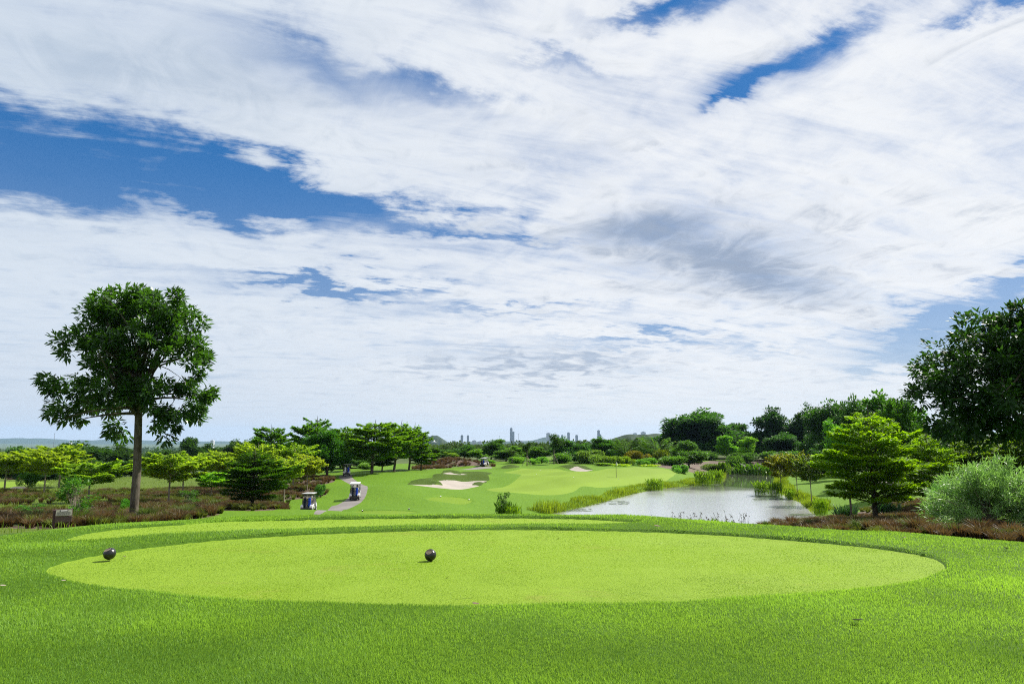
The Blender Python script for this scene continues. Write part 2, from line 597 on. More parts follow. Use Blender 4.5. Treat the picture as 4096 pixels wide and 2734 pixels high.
class Geo:
    """collects simple shapes into one mesh (quads and triangles)"""
    def __init__(self):
        self.v, self.f = [], []

    def add(self, vs, fs):
        n = len(self.v)
        self.v += [tuple(p) for p in vs]
        self.f += [tuple(i + n for i in q) for q in fs]
        return self

    def box(self, c, s, rot=None):
        hx, hy, hz = s[0] / 2, s[1] / 2, s[2] / 2
        vs = [Vector((x, y, z)) for x in (-hx, hx) for y in (-hy, hy) for z in (-hz, hz)]
        if rot is not None:
            vs = [rot @ p for p in vs]
        vs = [p + Vector(c) for p in vs]
        return self.add(vs, [(0, 1, 3, 2), (4, 6, 7, 5), (0, 4, 5, 1), (2, 3, 7, 6), (0, 2, 6, 4), (1, 5, 7, 3)])

    def tube(self, pts, radii, n=8, cap=True):
        pts = [Vector(p) for p in pts]
        if not hasattr(radii, '__len__'):
            radii = [radii] * len(pts)
        rings = []
        up = Vector((0, 0, 1))
        for i, p in enumerate(pts):
            t = (pts[min(i + 1, len(pts) - 1)] - pts[max(i - 1, 0)]).normalized()
            a = t.cross(up)
            if a.length < 1e-3:
                a = Vector((1, 0, 0))
            a.normalize()
            b = t.cross(a).normalized()
            rings.append([p + (a * cos(2 * pi * j / n) + b * sin(2 * pi * j / n)) * radii[i] for j in range(n)])
        vs = [q for r in rings for q in r]
        fs = []
        for i in range(len(pts) - 1):
            for j in range(n):
                fs.append((i * n + j, i * n + (j + 1) % n, (i + 1) * n + (j + 1) % n, (i + 1) * n + j))
        if cap:
            fs.append(tuple(reversed(range(n))))
            fs.append(tuple((len(pts) - 1) * n + j for j in range(n)))
        return self.add(vs, fs)

    def lathe(self, prof, n=24, origin=(0, 0, 0), axis='Z'):
        vs, fs = [], []
        for r, z in prof:
            for j in range(n):
                a = 2 * pi * j / n
                if axis == 'Z':
                    p = (r * cos(a), r * sin(a), z)
                elif axis == 'X':
                    p = (z, r * cos(a), r * sin(a))
                else:
                    p = (r * cos(a), z, r * sin(a))
                vs.append((p[0] + origin[0], p[1] + origin[1], p[2] + origin[2]))
        for i in range(len(prof) - 1):
            for j in range(n):
                fs.append((i * n + j, i * n + (j + 1) % n, (i + 1) * n + (j + 1) % n, (i + 1) * n + j))
        return self.add(vs, fs)

    def prism(self, poly, x0, x1):
        """extrude a (y, z) outline along x"""
        n = len(poly)
        vs = [(x0, y, z) for y, z in poly] + [(x1, y, z) for y, z in poly]
        fs = [(i, (i + 1) % n, n + (i + 1) % n, n + i) for i in range(n)]
        fs += [tuple(reversed(range(n))), tuple(range(n, 2 * n))]
        return self.add(vs, fs)

    def build(self, name, mat, parent=None, bevel=0.0, smooth=False, sub=0):
        me = bpy.data.meshes.new(name)
        me.from_pydata([tuple(p) for p in self.v], [], self.f)
        me.update()
        import bmesh
        bm = bmesh.new()
        bm.from_mesh(me)
        bmesh.ops.recalc_face_normals(bm, faces=bm.faces)
        bm.to_mesh(me)
        bm.free()
        if smooth:
            for p in me.polygons:
                p.use_smooth = True
        me.materials.append(mat)
        o = bpy.data.objects.new(name, me)
        COL.objects.link(o)
        if parent is not None:
            o.parent = parent
        if bevel > 0:
            b = o.modifiers.new('bevel', 'BEVEL')
            b.width = bevel
            b.segments = 2
            b.limit_method = 'ANGLE'
        if sub:
            s = o.modifiers.new('sub', 'SUBSURF')
            s.levels = sub
            s.render_levels = sub
        return o


# ------------------------------------------------------------------ the lie of the land
def P(px, py, Y):
    """point seen at a pixel of the photograph, at forward distance Y"""
    d = ray(px, py)
    return np.array([0, 0, EYE]) + d * (Y / d[1])


CTRL = [(-40, 533, 28), (20, 531, 30), (20, 526, 34), (62, 527, 30), (133, 521, 40), (60, 505, 60), (60, 492, 90), (40, 484.5, 185), (45, 480.5, 240),
        (-60, 485, 190), (150, 500, 70), (200, 510, 52), (170, 485, 110), (252, 508, 58), (230, 490, 95), (300, 480, 110), (310, 511.2, 72),
        (381, 511, 62), (448, 497, 84), (355, 497.5, 82), (347, 476.5, 115), (372, 474.5, 118), (484, 466.8, 158), (455, 485, 106),
        (462, 475.5, 128), (500, 492, 100), (590, 481, 118), (616, 472, 132), (672, 468, 150), (540, 470, 145), (440, 464, 175),
        (520, 459.5, 200), (600, 462, 190), (480, 508, 75), (515, 512, 72), (400, 540, 30), (600, 540, 30), (800, 560, 24),
        (876, 521, 45), (980, 535, 31), (940, 525.5, 42), (800, 527, 52), (932, 508, 60), (913, 496, 78), (920, 489, 95), (990, 506, 60),
        (1100, 508, 60), (1000, 480, 120), (782, 484.5, 115), (809, 491, 100), (850, 480, 130), (870, 472, 190), (840, 463, 210), (760, 459, 240),
        (700, 458, 250), (300, 462, 250), (330, 467, 170), (500, 455, 330), (500, 455, 900), (500, 449, 3000), (500, 443, 9000), (100, 462, 420), (60, 473, 320),
        (100, 460, 1000), (100, 452, 3000), (60, 446, 9000), (900, 456, 400), (900, 453, 1000), (960, 447, 3000), (960, 443, 9000), (700, 452, 500), (1150, 480, 140), (-150, 480, 140),
        (150, 475, 170), (230, 470, 190)]
pts = [P(*c) for c in CTRL]
for a_ in (-60, 60, -90, 90, -125, 125, -160, 160, 180):
    for r_, z_ in ((22, -2.4), (60, -4.5), (300, -5.5), (3000, -28), (15000, -38)):
        pts.append(np.array([r_ * sin(radians(a_)), r_ * cos(radians(a_)), z_]))
for a_ in (-40, -20, 0, 20, 40):
    pts.append(np.array([20000 * sin(radians(a_)), 20000 * cos(radians(a_)), -40]))
pts = np.array(pts)


def _q(x, y):
    r = np.hypot(x, y)
    return np.stack([np.arctan2(x, y) * 1.6, np.log(np.maximum(r, 8.0))], -1)


_Q = _q(pts[:, 0], pts[:, 1])


def _phi(d2):
    return np.sqrt(d2 + 0.02)


RBFN = len(pts)
_d2 = ((_Q[:, None] - _Q[None]) ** 2).sum(-1)
_A = np.zeros((RBFN + 3, RBFN + 3))
_A[:RBFN, :RBFN] = _phi(_d2) - 0.004 * np.eye(RBFN)
_A[:RBFN, RBFN] = 1
_A[:RBFN, RBFN + 1:] = _Q
_A[RBFN:, :RBFN] = _A[:RBFN, RBFN:].T
RBFW = np.linalg.solve(_A, np.concatenate([pts[:, 2], np.zeros(3)]))


def base_h(x, y):
    x = np.asarray(x, float); y = np.asarray(y, float)
    sh = x.shape
    q = _q(x.ravel(), y.ravel())
    out = np.empty(len(q))
    for i in range(0, len(q), 60000):
        c = q[i:i + 60000]
        d2 = ((c[:, None] - _Q[None]) ** 2).sum(-1)
        out[i:i + 60000] = _phi(d2) @ RBFW[:RBFN] + RBFW[RBFN] + c @ RBFW[RBFN + 1:]
    return out.reshape(sh)


_YS = np.geomspace(22, 420, 500)


def G(px, py, h=None):
    """where the line of sight through a pixel meets the land"""
    h = h or base_h
    d = ray(px, py)
    X = d[0] / d[1] * _YS
    Z = EYE + d[2] / d[1] * _YS
    g = Z - h(X, _YS)
    k = np.argmax(g < 0)
    if g[k] >= 0:
        k = len(g) - 1
    k = max(k, 1)
    t = g[k - 1] / (g[k - 1] - g[k] + 1e-9)
    Y = _YS[k - 1] + t * (_YS[k] - _YS[k - 1])
    return np.array([d[0] / d[1] * Y, Y])


def Z0(px, py, z):
    """where the line of sight through a pixel meets the level z"""
    d = ray(px, py)
    t = (z - EYE) / d[2]
    return np.array([d[0] * t, d[1] * t])


def spline(P_, n=8, closed=True):
    P_ = np.asarray(P_, float)
    out = []
    N = len(P_)
    for i in range(N if closed else N - 1):
        p0, p1, p2, p3 = (P_[(i - 1) % N], P_[i], P_[(i + 1) % N], P_[(i + 2) % N]) if closed else \
            (P_[max(i - 1, 0)], P_[i], P_[i + 1], P_[min(i + 2, N - 1)])
        for t in np.arange(n) / n:
            out.append(0.5 * (2 * p1 + (p2 - p0) * t + (2 * p0 - 5 * p1 + 4 * p2 - p3) * t * t + (3 * p1 - p0 - 3 * p2 + p3) * t ** 3))
    if not closed:
        out.append(P_[-1])
    return np.array(out)


def inpoly(x, y, poly):
    poly = np.asarray(poly)
    res = np.zeros(x.shape, bool)
    bb = (x >= poly[:, 0].min()) & (x <= poly[:, 0].max()) & (y >= poly[:, 1].min()) & (y <= poly[:, 1].max())
    if not bb.any():
        return res
    xs, ys = x[bb], y[bb]
    c = np.zeros(xs.shape, bool)
    j = len(poly) - 1
    for i in range(len(poly)):
        xi, yi = poly[i]; xj, yj = poly[j]
        if yi != yj:
            cond = ((yi > ys) != (yj > ys)) & (xs < (xj - xi) * (ys - yi) / (yj - yi) + xi)
            c ^= cond
        j = i
    res[bb] = c
    return res


def dist_poly(x, y, poly, lim):
    """distance to the outline (capped at lim)"""
    poly = np.asarray(poly)
    out = np.full(x.shape, float(lim))
    bb = (x >= poly[:, 0].min() - lim) & (x <= poly[:, 0].max() + lim) & (y >= poly[:, 1].min() - lim) & (y <= poly[:, 1].max() + lim)
    if not bb.any():
        return out
    xs, ys = x[bb], y[bb]
    d = np.full(xs.shape, float(lim) ** 2)
    N = len(poly)
    for i in range(N):
        a, b = poly[i], poly[(i + 1) % N]
        ab = b - a
        L = (ab ** 2).sum()
        if L < 1e-9:
            continue
        t = np.clip(((xs - a[0]) * ab[0] + (ys - a[1]) * ab[1]) / L, 0, 1)
        d = np.minimum(d, (xs - a[0] - t * ab[0]) ** 2 + (ys - a[1] - t * ab[1]) ** 2)
    out[bb] = np.sqrt(d)
    return out


def sstep(x, a, b):
    t = np.clip((x - a) / (b - a), 0, 1)
    return t * t * (3 - 2 * t)


# outlines -----------------------------------------------------------
MOUND = np.array([Z0(px, py, 0.10) for px, py in [(1024, 543), (976, 540.5), (904, 533.5), (825, 529), (736, 524), (700, 520.5), (645, 516.3), (605, 514.6),
                  (560, 514), (525, 513.7), (420, 514), (325, 514), (250, 516.3), (175, 520.3), (134, 523), (96, 527.3), (57, 531.8), (28.7, 536.3), (0, 541.5)]]
                 + [(-9.4, 8.6), (-11.5, 7), (-12.5, 2), (-12, -8), (0, -11), (12, -8), (13, 2), (11.5, 6.5), (9.3, 8.6)])
MOUND = spline(MOUND, 5)
TEE_A = spline([Z0(px, py, 0.0) for px, py in [(46, 571), (62, 580), (100, 588.5), (155, 595.5), (218, 601), (349, 606), (480, 608), (610, 606), (741, 600.7), (850, 592),
               (915, 582), (945, 569), (924, 556), (850, 545.5), (741, 536.5), (654, 532), (523, 529.5), (392, 531.3), (261.5, 537), (174, 544.5), (105, 554), (62, 563)]], 6)
TEE_B = spline([Z0(px, py, 0.0) for px, py in [(640.6, 523), (605, 520), (573, 518.6), (520, 517.8), (467, 517.4), (387, 518.2), (325, 519.5), (250, 520.8), (207, 522), (175, 525),
               (124, 528.5), (86, 533.5), (65, 541), (100, 541), (174, 536), (261, 531.5), (387, 527.5), (500, 526), (590, 525.6)]], 5)
TEE_C = spline([Z0(px, py, 0.0) for px, py in [(292, 517.2), (340, 516.1), (400, 515.5), (438, 515.5), (400, 516.5), (340, 517.1)]], 5)


def GP(lst, n=0):
    q = np.array([G(a, b) for a, b in lst])
    return spline(q, n) if n else q


TEE_D = GP([(344, 511.6), (355, 510), (372, 509.2), (392, 509.2), (410, 510.2), (419, 511.6), (405, 513), (380, 513.6), (356, 513)], 4)
TEE_E = GP([(427, 498.2), (433, 496.6), (442, 495.6), (455, 495.6), (466, 496.4), (472, 497.6), (464, 499.6), (450, 500.6), (434, 500)], 4)
POND_Z = -7.5
POND = spline([Z0(a, b, POND_Z) for a, b in [(545, 514), (565, 510), (596.8, 502.6), (615, 497.5), (632.6, 493), (652.6, 489.5), (672, 486.5), (692, 484), (706, 481), (722, 478), (724, 474.5), (722.7, 471.8),
               (735, 471.3), (752, 471.4), (765, 472.7), (777, 476.5), (776, 483), (779, 490), (791, 497), (803, 502), (812, 509), (816, 514.8), (800, 521), (760, 530), (700, 537), (620, 537), (560, 531), (532, 521)]], 4)
BUNK1 = GP([(410.6, 484.6), (420, 486.4), (430, 487.8), (440, 488.8), (449.7, 489.1), (460, 488.5), (470, 487.3), (478.8, 486), (477, 485), (473, 485),
            (472, 484.2), (477, 482.4), (484, 481.6), (487.5, 480.8), (478, 480.3), (471, 480.5), (463, 481.3), (455, 480.3), (445, 480.2), (438.5, 480.9),
            (441, 483), (442.6, 485.5), (436, 485.2), (425, 484.9)])
BUNK2 = GP([(442.5, 473.9), (447.3, 472.7), (451.3, 472.7), (455, 473.9), (460.4, 474.5), (461.2, 473.5), (471, 474.5), (482.3, 474.7), (483.1, 475.9), (467.2, 477.1),
            (455, 476.8), (446.5, 475.3)])
BUNK3 = GP([(569, 469.0), (577, 468.4), (593, 469.6), (586, 470.9), (577, 470.3)])
GREEN = GP([(487, 489.4), (499, 491.4), (523, 492), (547, 491.4), (562, 489.8), (573, 486.6), (581, 482.3), (590, 481.2), (599, 480.4), (613, 477.5), (633, 473.9),
            (660, 471), (676, 467.4), (665, 466.7), (652, 467), (628, 467.4), (612, 468.7), (593, 470.9), (585, 471.4), (573, 470.9), (560, 469.0), (545, 468.4), (525, 469), (514, 470.4), (503, 472),
            (518, 473.5), (521.4, 476.3), (515, 481.8), (503, 485.8), (491, 488.2)], 3)
GREEN2 = GP([(-25, 481.2), (18, 481.4), (32, 480.8), (44, 481.7), (62, 482), (46, 483.5), (22, 484.2), (8, 487.4), (-25, 488.5)], 3)
PATH = GP([(361, 474.2), (354, 475.6), (351.8, 477.6), (356.4, 480.4), (362.3, 483.5), (366.5, 486.5), (367.6, 490), (366.2, 495), (361.6, 500.4), (354.6, 505),
           (347.6, 508.4), (340.6, 510.6), (322, 514), (314, 513.4), (328.3, 508.8), (337, 504.6), (344, 500.4), (349, 496.2), (352, 490.6), (350.5, 484.4), (344.8, 481), (339.5, 478.3), (339.2, 476.7),
           (342, 475.7), (351, 474.6), (361, 473.6)], 3)
PATH2 = GP([(870, 476), (888, 478.5), (917, 485.6), (945, 492.5), (962, 497.5), (990, 503), (985, 507), (955, 500.5), (936, 494.8), (904, 488), (868, 480)], 3)
PATH3 = GP([(456, 468.9), (466, 467.9), (478, 467.2), (492, 467.0), (492, 467.9), (474, 468.5)])
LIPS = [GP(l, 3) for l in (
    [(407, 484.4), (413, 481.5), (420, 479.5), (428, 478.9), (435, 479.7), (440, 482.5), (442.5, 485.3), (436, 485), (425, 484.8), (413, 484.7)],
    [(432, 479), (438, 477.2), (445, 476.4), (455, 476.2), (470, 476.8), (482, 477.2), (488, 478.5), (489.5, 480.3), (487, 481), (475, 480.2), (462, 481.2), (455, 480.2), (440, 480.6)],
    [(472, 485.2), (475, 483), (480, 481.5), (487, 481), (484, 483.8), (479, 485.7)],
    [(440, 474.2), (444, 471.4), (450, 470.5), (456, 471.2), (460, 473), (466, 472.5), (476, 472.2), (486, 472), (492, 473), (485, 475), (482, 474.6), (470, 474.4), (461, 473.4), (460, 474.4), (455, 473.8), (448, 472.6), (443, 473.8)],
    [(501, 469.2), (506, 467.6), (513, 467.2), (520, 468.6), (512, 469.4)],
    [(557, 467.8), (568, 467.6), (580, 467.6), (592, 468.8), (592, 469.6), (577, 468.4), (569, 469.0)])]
BED_L = GP([(-60, 529), (0, 528), (60, 527.5), (140, 524), (219, 514), (222, 509), (274, 510), (289, 507), (281, 501), (299, 499), (323, 495), (327, 490.5), (318, 486), (334, 481.5),
            (331, 477.5), (310, 476), (280, 478), (240, 486), (200, 488), (150, 492), (110, 501), (60, 508), (0, 511), (-60, 512)], 3)
BED_R = GP([(770, 528), (790, 519.5), (820, 515.5), (850, 510), (880, 504), (920, 501), (926, 505), (936, 508), (960, 512), (1040, 519), (1120, 524), (1120, 548), (1040, 546), (976, 542), (904, 538), (825, 534)], 3)
BED_M = GP([(412, 468.3), (425, 466), (440, 464.5), (455, 464), (470, 464.3), (485, 465.6), (497, 466.4), (480, 466.9), (455, 467.2), (430, 468.3)], 3)
BED_B = GP([(655, 463), (690, 462), (706, 461), (740, 459), (765, 459), (769, 462), (740, 470.6), (725, 471), (700, 467.5), (680, 466.5), (660, 466)], 3)
MEADOW = GP([(-90, 540), (-90, 470), (0, 470), (60, 474), (110, 476), (170, 478), (230, 478), (300, 477), (222, 509), (219, 515), (140, 526), (20, 536)])

BUMPS = []  # (polygon centre line as pixels, height, sigma)


def bump(px, py, h, sx, sy=None):
    c = G(px, py)
    BUMPS.append((c[0], c[1], h, sx, sy or sx))


bump(420, 482.6, 0.45, 1.6, 2.2); bump(430, 482.2, 0.6, 1.8, 2.4); bump(437, 484.4, 0.5, 1.0, 1.6)
for px in (437, 444, 451, 458, 465, 472, 479, 485):
    bump(px, 478.4, 0.42, 1.3, 1.7)
bump(480, 483.6, 0.40, 1.2, 2.0)
bump(446, 471.4, 0.3, 1.6, 2.5); bump(453, 472.0, 0.4, 1.6, 2.0)
for px in (462, 469, 476, 483):
    bump(px, 472.8, 0.2, 1.6, 2.0)
bump(511, 468.4, 0.9, 2.2, 3.0)
for px in (563, 573, 583):
    bump(px, 468.0, 0.5, 2.2, 3.0)
bump(440, 466.0, 0.9, 5.0, 4.0); bump(458, 466.0, 0.9, 5.0, 4.0); bump(474, 466.3, 0.5, 4.0, 3.5)
bump(560, 478, 0.35, 9, 6); bump(640, 470.5, 0.5, 7, 9); bump(540, 487, -0.3, 7, 6)
bump(395, 490, 0.5, 5, 6); bump(400, 476, 0.6, 7, 7); bump(510, 478, 0.5, 4, 7)


def land_h(x, y, fine=True):
    x = np.asarray(x, float); y = np.asarray(y, float)
    z = base_h(x, y)
    r = np.hypot(x, y)
    # gentle natural undulation, growing with distance
    z = z + (0.10 * np.sin(x * 0.21 + 1.3) * np.cos(y * 0.17) + 0.06 * np.sin(x * 0.47 + y * 0.39)) * sstep(r, 25, 60) * (1 - sstep(r, 400, 900))
    for (cx, cy, hh, sx, sy) in BUMPS:
        near = (np.abs(x - cx) < 3.2 * sx) & (np.abs(y - cy) < 3.2 * sy)
        if near.any():
            z[near] += hh * np.exp(-((x[near] - cx) / sx) ** 2 - ((y[near] - cy) / sy) ** 2)
    # pond and its banks
    ins = inpoly(x, y, POND)
    d = dist_poly(x, y, POND, 15.0)
    k = sstep(d, 0.0, 12.0)
    bank = (POND_Z + 0.06 + 0.22 * np.minimum(d, 2.0)) * (1 - k) + np.maximum(z, POND_Z + 0.5) * k
    z = np.where(ins, POND_Z - 0.05 - np.minimum(0.28 * d, 1.2), np.where(d < 15.0, bank, z))
    # the tee mound
    ins = inpoly(x, y, MOUND)
    dm = dist_poly(x, y, MOUND, 13.0)
    de = np.sqrt(dm * dm + 0.16) - 0.4
    t = np.clip(de / 12.0, 0, 1)
    pr = t * (2 - t)
    z = np.where(ins, 0.0, z * pr)
    if fine:
        # shallow unevenness of the rough and the step down to the mown tees
        step = np.ones(x.shape)
        near = (r < 17.5) & (y > 0)
        if near.any():
            xs, ys = x[near], y[near]
            lift = np.full(xs.shape, 0.058)
            for T in (TEE_A, TEE_B, TEE_C):
                i_ = inpoly(xs, ys, T)
                dd = dist_poly(xs, ys, T, 0.5)
                s_ = np.where(i_, -dd, dd)
                lift = np.minimum(lift, 0.058 * sstep(s_ + 0.010 * np.sin(xs * 13.0 + 2.0 * np.sin(ys * 17.0)), -0.01, 0.075) * (0.8 + 0.2 * sstep(s_, 0.05, 0.5)))
            lift += 0.006 * (np.sin(xs * 3.1 + 0.7 * np.sin(ys * 2.3)) + np.sin(ys * 4.7 + 1.1 * np.sin(xs * 1.7))) * (lift > 0.03)
            z[near] += lift
        far = (r > 40) & (r < 130)
        if far.any():
            xs, ys = x[far], y[far]
            lift = np.full(xs.shape, 0.11)
            for T in (TEE_D, TEE_E):
                i_ = inpoly(xs, ys, T)
                dd = dist_poly(xs, ys, T, 2.0)
                s_ = np.where(i_, -dd, dd)
                lift = np.minimum(lift, 0.11 * sstep(s_, -0.1, 0.3))
            z[far] += lift - 0.11
    return z


def gz(x, y):
    return float(land_h(np.array([x]), np.array([y]))[0])


# one sheet from below the camera to the horizon, cut along the mown edges
rr = np.concatenate([np.geomspace(0.4, 3.4, 12), np.geomspace(3.45, 17.0, 560), np.geomspace(17.08, 330, 600), np.geomspace(333, 17500, 115)])
aa = np.concatenate([np.arange(-180, -46, 4.0), np.arange(-46, 46.01, 0.105), np.arange(50, 180, 4.0)])
RRg, AAg = np.meshgrid(rr, np.radians(aa), indexing='ij')
GX, GY = RRg * np.sin(AAg), RRg * np.cos(AAg)
GZ = land_h(GX, GY)
nr, na = GX.shape
VV = np.stack([GX, GY, GZ], -1).reshape(-1, 3)
ii, jj = np.meshgrid(np.arange(nr - 1), np.arange(na), indexing='ij')
j2 = (jj + 1) % na
QUADS = np.stack([ii * na + jj, (ii + 1) * na + jj, (ii + 1) * na + j2, ii * na + j2], -1).reshape(-1, 4)
# normals must look up
FX = VV[QUADS].mean(1)
fx, fy = FX[:, 0], FX[:, 1]
fr = np.hypot(fx, fy)
ZONE = np.zeros(len(QUADS), np.int16)
ZN = {}


def zone(idx, name, mask):
    ZN[idx] = name
    ZONE[mask & (ZONE == 0)] = idx


zone(1, 'tee', inpoly(fx, fy, TEE_A))
zone(2, 'tee', inpoly(fx, fy, TEE_B))
zone(3, 'tee', inpoly(fx, fy, TEE_C))
zone(4, 'tee', inpoly(fx, fy, TEE_D))
zone(5, 'tee', inpoly(fx, fy, TEE_E))
zone(6, 'path', inpoly(fx, fy, PATH))
zone(7, 'path', inpoly(fx, fy, PATH2))
zone(8, 'path', inpoly(fx, fy, PATH3))
zone(9, 'bunker', inpoly(fx, fy, BUNK1))
zone(10, 'bunker', inpoly(fx, fy, BUNK2))
zone(11, 'bunker', inpoly(fx, fy, BUNK3))
zone(12, 'green', inpoly(fx, fy, GREEN))
zone(13, 'green', inpoly(fx, fy, GREEN2))
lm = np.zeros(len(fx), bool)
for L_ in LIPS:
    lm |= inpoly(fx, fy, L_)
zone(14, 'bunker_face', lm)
in_mound = inpoly(fx, fy, MOUND)
zone(15, 'tee_mound', in_mound | (fr < 14))
zone(16, 'planting_bed', inpoly(fx, fy, BED_L))
zone(17, 'planting_bed', inpoly(fx, fy, BED_R))
zone(18, 'planting_bed', inpoly(fx, fy, BED_M))
zone(19, 'planting_bed', inpoly(fx, fy, BED_B))
zone(20, 'meadow', inpoly(fx, fy, MEADOW))
zone(21, 'fairway', (fr < 185) | ((fr < 260) & (np.arctan2(fx, fy) > 0.0) & (np.arctan2(fx, fy) < 0.3)))
zone(22, 'ground', np.ones(len(fx), bool))
# vertices along the cuts are drawn onto the smooth outlines
vz_lo = np.full(len(VV), 99, np.int16); vz_hi = np.full(len(VV), -1, np.int16)
for c_ in range(4):
    np.minimum.at(vz_lo, QUADS[:, c_], ZONE)
    np.maximum.at(vz_hi, QUADS[:, c_], ZONE)
cut = np.where((vz_lo != vz_hi) & (np.hypot(VV[:, 0], VV[:, 1]) < 280))[0]
bxy = VV[cut, :2].copy()
best = np.full(len(cut), 1e9); tgt = bxy.copy()
for pl_ in [TEE_A, TEE_B, TEE_C, TEE_D, TEE_E, BUNK1, BUNK2, BUNK3, GREEN, GREEN2, PATH, PATH2, PATH3, MOUND, BED_L, BED_R, BED_M, BED_B] + LIPS:
    sel = np.where((bxy[:, 0] > pl_[:, 0].min() - 1) & (bxy[:, 0] < pl_[:, 0].max() + 1) & (bxy[:, 1] > pl_[:, 1].min() - 1) & (bxy[:, 1] < pl_[:, 1].max() + 1))[0]
    if len(sel) == 0:
        continue
    q_ = bxy[sel]
    for i in range(len(pl_)):
        a_, b_ = pl_[i], pl_[(i + 1) % len(pl_)]
        ab = b_ - a_
        t_ = np.clip(((q_ - a_) @ ab) / max((ab ** 2).sum(), 1e-9), 0, 1)
        c_ = a_ + t_[:, None] * ab
        d_ = np.hypot(*(q_ - c_).T)
        up_ = d_ < best[sel]
        best[sel[up_]] = d_[up_]
        tgt[sel[up_]] = c_[up_]
cell = np.hypot(bxy[:, 0], bxy[:, 1]) * 0.0030
mv = best < cell
VV[cut[mv], :2] = tgt[mv]
VV[cut[mv], 2] = land_h(tgt[mv][:, 0], tgt[mv][:, 1])
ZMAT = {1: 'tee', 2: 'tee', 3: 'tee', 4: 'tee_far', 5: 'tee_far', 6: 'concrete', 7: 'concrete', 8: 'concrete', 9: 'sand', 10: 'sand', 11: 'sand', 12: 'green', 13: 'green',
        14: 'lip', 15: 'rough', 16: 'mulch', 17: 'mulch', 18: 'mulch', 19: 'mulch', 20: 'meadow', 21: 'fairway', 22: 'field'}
ZLAB = {1: 'nearest pale mown tee with the two large black markers', 2: 'second mown tee, a strip just beyond the nearest one', 3: 'thin sliver of mown tee behind the second tee',
        4: 'small oval tee below the mound beside the cart path', 5: 'small far oval tee in front of the large sand bunker', 6: 'grey concrete cart path winding down the fairway',
        7: 'pale path between the trees beside the pond', 8: 'short pale stretch of path near the farthest cart', 9: 'large pale sand bunker before the green', 10: 'narrow sand bunker behind the large bunker',
        11: 'small sand bunker at the back of the green', 12: 'broad pale putting green with the flagstick', 13: 'pale green of another hole beside the brown hut',
        14: 'grass on the faces round the bunkers, their shade put into its colour', 15: 'bright green rough around the tees', 16: 'straw covered bed of rust tussocks under the pale trees', 17: 'straw covered bed beside the pond under layered trees',
        18: 'brown planted bank behind the bunkers', 19: 'brown earth bank behind the far end of the pond', 20: 'yellow green meadow grass under the pale trees', 21: 'smooth bright green fairway',
        22: 'wooded plain reaching to the horizon'}
for zi in range(1, 23):
    q = QUADS[ZONE == zi]
    if len(q) == 0:
        continue
    u, inv = np.unique(q, return_inverse=True)
    o = npmesh(ZN[zi], VV[u], inv.reshape(-1, 4)[:, ::-1], M[ZMAT[zi]], smooth=True)
    tag(o, ZLAB[zi], None, None, 'structure')

# pond water
pw = np.array([[POND[:, 0].min() - 6, POND[:, 1].min() - 6, POND_Z], [POND[:, 0].max() + 6, POND[:, 1].min() - 6, POND_Z],
               [POND[:, 0].max() + 6, POND[:, 1].max() + 6, POND_Z], [POND[:, 0].min() - 6, POND[:, 1].max() + 6, POND_Z]])
water = npmesh('water', pw, np.array([[0, 1, 2, 3]]), M['water'])
tag(water, 'pond water mirroring the bright clouds', None, None, 'structure')


# ------------------------------------------------------------------ plants
def unit(v):
    return v / np.maximum(np.linalg.norm(v, axis=-1, keepdims=True), 1e-9)


def leaves_np(p, d, s, L, Wd, fold=0.0):
    """diamond leaves: root p, direction d, side s, length L, width Wd -> verts (n*4,3), quads"""
    n = len(p)
    L = np.broadcast_to(np.asarray(L, float).reshape(-1, 1), (n, 1))
    Wd = np.broadcast_to(np.asarray(Wd, float).reshape(-1, 1), (n, 1))
    up = np.cross(s, d)
    mid = p + d * L * 0.48 + up * L * fold
    V = np.stack([p, mid + s * Wd * 0.5, p + d * L, mid - s * Wd * 0.5], 1).reshape(-1, 3)
    Fq = np.arange(n * 4).reshape(-1, 4)
    return V, Fq


def tubes_np(lines, n=6):
    """lines: list of (points (k,3), radii (k,)) -> verts, quads"""
    VV_, FF_ = [], []
    off = 0
    for pts_, rad in lines:
        pts_ = np.asarray(pts_, float)
        k = len(pts_)
        t = unit(np.gradient(pts_, axis=0))
        ref = np.where(np.abs(t[:, 2:3]) > 0.95, np.array([[1.0, 0, 0]]), np.array([[0, 0, 1.0]]))
        a = unit(np.cross(t, ref)); b = np.cross(t, a)
        ang = np.arange(n) * 2 * pi / n
        ring = pts_[:, None] + (a[:, None] * np.cos(ang)[None, :, None] + b[:, None] * np.sin(ang)[None, :, None]) * np.asarray(rad)[:, None, None]
        VV_.append(ring.reshape(-1, 3))
        i, j = np.meshgrid(np.arange(k - 1), np.arange(n), indexing='ij')
        FF_.append((np.stack([i * n + j, i * n + (j + 1) % n, (i + 1) * n + (j + 1) % n, (i + 1) * n + j], -1).reshape(-1, 4)) + off)
        off += k * n
    return np.concatenate(VV_), np.concatenate(FF_)


def bend(a, b, rng, sag=0.12, k=5):
    a = np.asarray(a, float); b = np.asarray(b, float)
    t = np.linspace(0, 1, k)[:, None]
    L = np.linalg.norm(b - a)
    off = rng.normal(0, sag * L * 0.5, 3)
    off[2] += sag * L * 0.5
    return a + (b - a) * t + off * (4 * t * (1 - t)) * 0.5


def make_plant(name, trunk, crown, m_trunk, m_leaf, crown_name='crown', trunk_name='trunk', var=None, link=True):
    root = bpy.data.objects.new(name, None)
    root.empty_display_size = 0.3
    COL.objects.link(root)
    if trunk is not None:
        npmesh(trunk_name, trunk[0], trunk[1], m_trunk, smooth=True, parent=root)
    if crown is not None:
        npmesh(crown_name, crown[0], crown[1], m_leaf, var=crown[2], parent=root)
    return root


